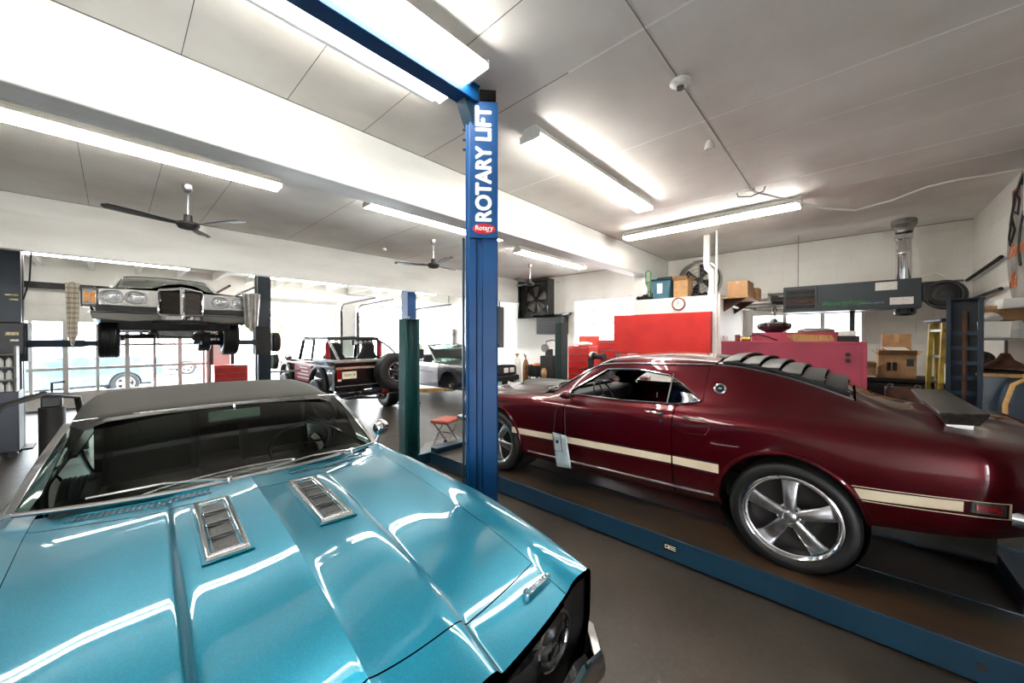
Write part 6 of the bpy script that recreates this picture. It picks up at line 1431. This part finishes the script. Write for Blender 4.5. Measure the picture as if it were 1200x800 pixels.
# ================================================================== OPEN-TOP OFF-ROADER (local: rear at Y=0, facing +Y)
M_bluegraph = mat('red_side_graphic', (150,24,34), .3, coat=.6, noise=(9,(170,40,50),.4,.6))
def offroader():
    T = thing('open_top_truck', 'black open-top off-road truck with a rear spare wheel facing the open bay', 'car', (3.88, 7.72, 0))
    W_ = .84
    # tub sides with wheel cut-outs
    arch = lambda cy, r: [(cy+r*math.cos(math.radians(a)), .62+r*math.sin(math.radians(a))) for a in range(180, -1, -15)]
    prof = [(0,.62)]+arch(.85,.42)+arch(3.0,.42)+[(3.55,.66),(3.60,1.10),(2.35,1.20),(2.25,1.16),(1.2,1.18),(1.15,1.24),(0,1.24)]
    for sd in (-1, 1):
        MB().prism(prof, 'x', min(sd*W_,sd*(W_-.05)), max(sd*W_,sd*(W_-.05))).build('body_side', M_blackpaint, T, bevel=.006)
        MB().box(min(sd*(W_-.10),sd*(W_+.008)), max(sd*(W_-.10),sd*(W_+.008)), 0, 1.2, 1.20, 1.255).build('bed_rail', mat('pale_silver_trim', (206,202,196), .25, .6, noise=(9,(186,182,176),.4,.6)), T, bevel=.01)
        MB().box(min(sd*W_,sd*(W_+.012)), max(sd*W_,sd*(W_+.012)), .05, 3.4, 1.08, 1.12).build('side_moulding', MATS['pale_silver_trim'], T, bevel=.004)
        g = MB(); g.prism([(1.3,.70),(2.4,.70),(2.4,1.07),(1.3,1.07)], 'x', min(sd*W_,sd*(W_+.006)), max(sd*W_,sd*(W_+.006))); go = g.build('side_graphic', M_bluegraph, T)
        for k in range(4): MB().box(min(sd*W_,sd*(W_+.009)), max(sd*W_,sd*(W_+.009)), 1.4+.04*k, 2.2-.05*k, .76+.08*k, .785+.08*k).build('graphic_stripe', M_sticker, go, smooth=0)
        MB().tube([(sd*(W_+.03),.85+.44*math.cos(math.radians(a)),.62+.44*math.sin(math.radians(a))) for a in range(0,181,12)], .035, 8).build('fender_flare', M_satin, T)
        MB().tube([(sd*(W_+.03),3.0+.44*math.cos(math.radians(a)),.62+.44*math.sin(math.radians(a))) for a in range(0,181,12)], .035, 8).build('fender_flare', M_satin, T)
        wheel(T, 'wheel', (sd*.80,.85,.41), .41, .28, .20, sd, style='steel', mt=M_steel); wheel(T, 'wheel', (sd*.80,3.0,.41), .41, .28, .20, sd, style='steel', mt=M_steel)
        # tail lamp
        o = MB().box(min(sd*.70,sd*.80), max(sd*.70,sd*.80), -.03, .0, .80, 1.06).build('tail_lamp', M_redlens, T, bevel=.01); MB().box(min(sd*.715,sd*.785), max(sd*.715,sd*.785), -.036, -.028, .82, .86).build('reverse_lens', M_sticker, o, bevel=.003)
        # roll cage
        c = MB(); c.tube([(sd*.60,.95,1.2),(sd*.60,.95,1.62),(sd*.54,.97,1.69),(0,.98,1.71)], .042, 10); c.build('roll_hoop', M_satin, T)
        MB().tube([(sd*.60,.95,1.66),(sd*.66,.55,1.50),(sd*.70,.12,1.24)], .026, 10).build('roll_brace', M_steel, T)
        MB().cyl((sd*.62,.93,1.26),(sd*.62,.93,1.60),.052,seg=16).build('red_pad', mat('red_padding', (186,30,44), .6, noise=(9,(160,24,36),.4,.6)), T)
        MB().tube([(sd*.58,.97,1.70),(sd*.60,2.3,1.72)], .036, 10).build('roof_bar', M_satin, T)
        # windscreen pillar, door frame
        MB().tube([(sd*.70,2.50,1.18),(sd*.66,2.30,1.70)], .042, 8).build('windscreen_pillar', M_blackpaint, T); MB().tube([(sd*.76,1.5,1.2),(sd*.70,1.5,1.66),(sd*.70,2.28,1.68)], .03, 8).build('door_frame', M_satin, T)
        s = thing_part('seat', T); MB().box(sd*.40-.24,sd*.40+.24,1.2,1.7,.75,.95).build('seat_cushion', M_satin, s, bevel=.05)
        b = MB().at((sd*.40,1.2,.92), rx=math.radians(10)); b.prism([(-.22,0),(.22,0),(.25,.34),(.17,.46),(.15,.64),(.08,.70),(-.08,.70),(-.15,.64),(-.17,.46),(-.25,.34)], 'y', -.05, .06); b.build('seat_back', M_satin, s, bevel=.03)
        MB().box(sd*.40-.05,sd*.40+.05,1.13,1.14,1.42,1.50).build('seat_slot', M_sticker, s, smooth=0)
        MB().at((sd*.98,2.42,1.24)).ball((0,0,0), .085, (1,.4,1)).build('side_mirror', M_chrome, T); MB().tube([(sd*.80,2.42,1.16),(sd*.98,2.42,1.22)], .012).build('mirror_arm', M_chrome, T)
    MB().tube([(-.66,2.30,1.72),(.66,2.30,1.72)], .03, 8).build('windscreen_header', M_blackpaint, T)
    g = MB(); g.add([(-.66,2.49,1.2),(.66,2.49,1.2),(.64,2.31,1.70),(-.64,2.31,1.70)], [(0,1,2,3)]); g.build('windscreen', glass('pale_glass', (235,242,240), .04), T, solid=.004, smooth=0)
    tg = MB().box(-W_+.05, W_-.05, -.02, .03, .62, 1.22).build('tailgate', M_blackpaint, T, bevel=.01)
    MB().box(-W_, W_, -.03, .05, 1.19, 1.255).build('tailgate_cap', MATS['pale_silver_trim'], T, bevel=.012)
    MB().box(-W_+.02, W_-.02, -.032, -.018, 1.06, 1.105).build('tailgate_moulding', mat('tan_moulding', (190,160,134), .35, .3, noise=(9,(170,140,114),.4,.6)), T, bevel=.004)
    MB().box(-W_+.02, W_-.02, -.028, -.018, .70, .72).build('tailgate_line', M_steel, tg)
    pl_ = MB().box(-.70,-.40,-.038,-.03,.86,1.01).build('licence_plate', mat('cream_plate', (236,230,206), .5, noise=(9,(226,218,192),.4,.6)), T, bevel=.003)
    text('G02095 78', .072, 'plate_lettering', mat('brown_ink', (110,90,60), .6, noise=(9,(90,70,46),.4,.6)), pl_, (-.55,-.0395,.935), (PI/2,0,0), ext=.0005, bold=.001, sx=.72)
    MB().box(-.86,.86,-.24,-.12,.50,.60).build('rear_bumper', M_blackpaint, T, bevel=.015); MB().box(-.87,.87,-.25,-.10,.60,.612).build('bumper_edge', M_chrome, T); MB().box(-.87,.87,-.25,-.235,.49,.505).build('bumper_edge', M_chrome, T)
    MB().box(.05,.22,-.255,-.235,.52,.59).build('bumper_reflector', M_redlens, T, bevel=.004)
    # spare wheel
    sp = wheel(T, 'spare_wheel', (.36,-.22,.97), .415, .28, .20, -1, style='steel', mt=M_satin, rot=.2); sp.rotation_euler = (0,0,PI/2)
    MB().lathe([(.195,0),(.215,.0),(.215,.02),(.195,.02)], (.36,-.355,.97), (0,-1,0), 40, closed=True).build('spare_rim_ring', M_alu, T)
    for k in range(5):
        a = 2*PI*k/5+.3; MB().ball((.36+.17*math.cos(a),-.36,.97+.17*math.sin(a)), .024, (1,.5,1), 10, 6).build('spare_rim_stud', M_chrome, T)
    MB().box(.2,.5,-.14,-.02,.8,1.1).build('spare_carrier', M_satin, T)
    for k in range(4): MB().cyl((.10+.12*k,1.10,1.60),(.10+.12*k,1.14,1.60),.045,seg=16).build('rear_lamp', M_sticker, T)
    MB().box(.02,.54,1.12,1.18,1.54,1.66).build('lamp_bar', M_satin, T, bevel=.01)
    # floor, hood, frame, axles
    MB().box(-W_+.05, W_-.05, .03, 2.4, .60, .66).build('floor_pan', M_dark, T); MB().box(-.74,.74,2.4,3.65,.72,1.15).build('hood', M_blackpaint, T, bevel=.03)
    MB().box(-.70,.70,2.30,2.42,.9,1.18).build('dashboard', M_satin, T, bevel=.02)
    for x in (-.40,.40): MB().box(x-.04,x+.04,-.1,3.7,.48,.58).build('frame_rail', M_dark, T)
    for y in (.85,3.0): MB().tube([(-.7,y,.41),(.7,y,.41)], .05, 10).build('axle', M_dark, T); MB().ball((.05,y,.41), .13, (1.2,1,1)).build('differential', M_dark, T)
    MB().tube([(-.3,.1,.42),(.3,.05,.36),(.5,.6,.40)], .03, 8).build('tail_pipe', M_steel, T)
    MB().box(-.62,-.25,-.05,.5,.42,.55).build('fuel_tank', M_dark, T, bevel=.02)
offroader()

# ================================================================== SILVER CAR AND GENERIC BODIES (local: nose at Y=0, body runs to +Y)
def small_car(name, label, loc, rz, m_body, m_top, L_=4.8, hw=.90, h=1.32, zb=.25, cab=(1.35,1.85,3.2,3.9), wheels=True, bw=None):
    T = thing(name, label, 'car', loc, rz); zh = h*.68
    c0, c1, c2, c3 = cab
    rows = [[(0,hw*.9,zb+.12),(.5,hw*.97,zb),(L_*.6,hw*.97,zb),(L_,hw*.88,zb+.14)], [(0,hw*.95,zb+.28),(.5,hw,zb+.3),(L_*.6,hw,zb+.3),(L_,hw*.94,zb+.3)],
            [(0,hw*.93,zh-.10),(.6,hw*.99,zh-.06),(L_*.6,hw,zh),(L_,hw*.92,zh-.06)], [(0,hw*.84,zh-.04),(.6,hw*.90,zh-.0),(L_*.6,hw*.90,zh+.04),(L_,hw*.84,zh)],
            [(0,hw*.74,zh-.02),(c0,hw*.82,zh+.04),(c1,hw*.72,h-.05),(c2,hw*.70,h-.05),(c3,hw*.82,zh+.05),(L_,hw*.74,zh+.01)],
            [(0,hw*.4,zh),(c0-.05,hw*.5,zh+.07),(c1,hw*.5,h-.01),(c2,hw*.48,h-.01),(c3+.05,hw*.5,zh+.07),(L_,hw*.4,zh+.02)],
            [(0,0,zh),(c0-.08,0,zh+.08),(c1,0,h),(c2,0,h),(c3+.06,0,zh+.08),(L_,0,zh+.02)]]
    Lf = Loft(rows); S = Lf.P
    def arch(cy):
        return [(cy+.36*math.cos(math.radians(a)), Lf.tz(cy, .33+zb-.25+.36*math.sin(math.radians(a)), 3)) for a in range(180,-1,-15)]
    for sd in (-1, 1):
        P = lambda u, v: S(u, v, sd)
        patch('body_side', P, [(0.,0)]+[(y,max(t,0)) for y,t in arch(.85)]+[(y,max(t,0)) for y,t in arch(L_-1.15)]+[(L_,0),(L_,3.95),(0,3.95)], m_body, T, sgn=sd, res=(.12,.35), thick=.02)
        if wheels:
            for cy in (.85, L_-1.15): wheel(T, 'wheel', (sd*(hw-.10),cy,zb+.08), .33, .2, .2, sd, style='steel', mt=M_steel)
        ws = MB(); ws.grid(lambda u, v: tuple(S(c1+(c2-c1)*u, 3.95+.9*v, sd)+Vector((sd*.004,0,0))), 8, 4); ws.build('side_window', M_gdark, T, solid=.004)
    TOP = lambda s, q: S(s, 6-abs(q), 1 if q > 0 else -1)
    patch('hood', TOP, [(.02,-2),(.02,2),(c0-.03,2),(c0-.03,-2)], m_top, T, sgn=-1, res=(.12,.3), thick=.03)
    patch('windshield', TOP, [(c0,-1.9),(c0,1.9),(c1,1.9),(c1,-1.9)], glass('pale_glass', (235,242,240), .04), T, sgn=-1, res=(.12,.3), thick=0)
    patch('roof', TOP, [(c1,-2),(c1,2),(c2,2),(c2,-2)], m_body, T, sgn=-1, res=(.12,.3), thick=.03)
    patch('rear_deck', TOP, [(c2,-2),(c2,2),(L_,2),(L_,-2)], m_body, T, sgn=-1, res=(.12,.3), thick=.03)
    MB().box(-hw*.9,hw*.9,.25,L_-.15,zb,zh-.15).build('underbody', M_dark, T)
    b = bw or M_chrome
    MB().tube([(-hw,.3,zb+.22),(-hw*.97,-.02,zb+.22),(0,-.08,zb+.22),(hw*.97,-.02,zb+.22),(hw,.3,zb+.22)], .06, 8).build('front_bumper', b, T)
    MB().box(-hw*.86,hw*.86,-.01,.06,zb+.30,zh-.03).build('grille', M_satin, T)
    for x in (-.66,.66): MB().cyl((x*hw/.9,.0,zh-.16),(x*hw/.9,-.03,zh-.16),.085,seg=20).build('headlight', M_chrome, T)
    return T, S
# silver car: dark unpainted front clip
M_sil = mat('bright_silver_paint', (196,198,200), .22, .6, coat=1., noise=(200,(180,182,184),.4,.7))
M_blk = mat('bare_black_primer', (18,16,17), .25, coat=.6, noise=(9,(30,27,27),.4,.6))
def silver_car():
    T = thing('silver_coupe', 'silver coupe with a black front clip and missing front wheel behind the lettered column', 'car', (6.78, 6.90, 0))
    hw = .90; zz = .10
    rows = [[(0,.86,.46),(1,.88,.40),(3,.88,.38),(4.7,.84,.48)], [(0,.90,.62),(1,.90,.60),(3,.90,.60),(4.7,.88,.62)], [(0,.88,.88),(1,.90,.92),(3,.90,.94),(4.7,.86,.92)], [(0,.80,.96),(1,.84,1.0),(1.5,.84,1.03),(3,.82,1.05),(4.7,.78,1.0)],
            [(0,.5,.98),(1,.5,1.03),(1.5,.5,1.06),(3,.5,1.06),(4.7,.5,1.01)], [(0,0,.99),(1,0,1.05),(1.5,0,1.08),(3,0,1.07),(4.7,0,1.02)]]
    Lf = Loft(rows); S = Lf.P
    arch = lambda cy, r: [(cy+r*math.cos(math.radians(a)), max(0, Lf.tz(cy, .46+r*math.sin(math.radians(a)), 3))) for a in range(180,-1,-15)]
    for sd in (-1, 1):
        P = lambda u, v: S(u, v, sd)
        a1 = arch(.80,.38)
        patch('front_clip', P, [(0,0)]+a1+[(1.22,0),(1.22,3),(0,3)], M_blk, T, sgn=sd, res=(.1,.3), thick=.03)
        a2 = arch(3.6,.36)
        patch('body_side', P, [(1.23,0)]+a2+[(4.7,0),(4.7,3),(1.23,3)], M_sil, T, sgn=sd, res=(.1,.3), thick=.03)
        wheel(T, 'wheel', (sd*.78,3.6,.45), .33, .2, .2, sd, style='steel', mt=M_steel)
        MB().lathe([(0,0),(.15,0),(.15,.03),(.07,.05),(.05,.11),(0,.11)], (sd*.70,.80,.46), (sd,0,0), 28).build('bare_hub', M_alu, T)
        MB().tube([P(y, 1.55)+Vector((sd*.006,0,0)) for y in (1.5,2,2.6,3.1)], .02, 6).build('body_crease', M_steelgrey, T)
        MB().tube([(sd*.74,1.55,1.05),(sd*.66,2.05,1.50)], .022, 8).build('windshield_pillar', M_chrome, T)
        MB().tube([(sd*.78,2.1,1.06),(sd*.70,2.15,1.49)], .012, 8).build('window_frame', M_chrome, T)
        for x in (.45,.68): MB().box(sd*x-.09,sd*x+.09,-.03,.0,.76,.90).build('headlight', M_sticker, T, bevel=.02)
        o = MB().box(sd*.60-.16,sd*.60+.16,-.08,-.04,.60,.66).build('marker_lamp', M_lens, T, bevel=.01)
    TOP = lambda s, q: S(s, 5-abs(q), 1 if q > 0 else -1)
    patch('hood', TOP, [(0,-2),(0,2),(1.45,2),(1.45,-2)], M_blk, T, sgn=-1, res=(.1,.3), thick=.03)
    patch('rear_deck', TOP, [(3.2,-2),(3.2,2),(4.7,2),(4.7,-2)], M_sil, T, sgn=-1, res=(.1,.3), thick=.03)
    patch('cowl', TOP, [(1.46,-2),(1.46,2),(1.60,2),(1.60,-2)], M_sil, T, sgn=-1, res=(.1,.3), thick=.03)
    g = MB(); g.grid(lambda u, v: ((-.74+1.48*u)*(1-.11*v), 1.55+.5*v-.08*math.sin(PI*u), 1.06+.44*v), 10, 4); g.build('windshield', glass('green_glass', (200,228,216), .05), T, solid=.005)
    MB().tube([(-.68,2.05,1.50),(-.3,1.98,1.53),(.3,1.98,1.53),(.68,2.05,1.50)], .02, 8).build('windshield_header', M_chrome, T)
    MB().box(-.84,.84,-.02,.10,.70,.94).build('grille', M_satin, T, bevel=.01); MB().box(-.88,.88,-.12,.0,.56,.69).build('front_bumper', M_satin, T, bevel=.02)
    pl_ = MB().box(-.16,.16,-.135,-.12,.44,.56).build('licence_plate', mat('teal_plate', (150,200,204), .5, noise=(9,(130,184,190),.4,.6)), T)
    MB().box(-.75,.75,.2,4.5,.36,.80).build('underbody', M_dark, T)
    for x in (-.38,.38): MB().box(x-.22,x+.22,2.3,2.8,.80,1.22).build('seat', M_satin, T, bevel=.05)
    MB().box(-.70,.70,1.62,1.80,.90,1.08).build('dashboard', mat('cream_dash', (200,192,170), .5, noise=(9,(186,178,156),.4,.6)), T, bevel=.03)
silver_car()
small_car('parked_car', 'blue-grey car parked outside, seen through the windowed garage door', (.95, 17.6, -.03), PI/2+.15, mat('blue_grey_paint', (92,112,128), .3, .4, coat=1., noise=(9,(80,100,116),.4,.6)), MATS['blue_grey_paint'], h=1.75, L_=4.9)
small_car('parked_car', 'white car parked outside at the right of the windowed garage door', (3.2, 24, -.03), PI/2, mat('white_car_paint', (226,228,230), .3, coat=1., noise=(9,(214,216,218),.4,.6)), MATS['white_car_paint'], h=1.45)
small_car('parked_car', 'pale car parked outside at the left of the windowed garage door', (-1.6, 27, -.03), PI/2, MATS['white_car_paint'], MATS['white_car_paint'], h=1.4)
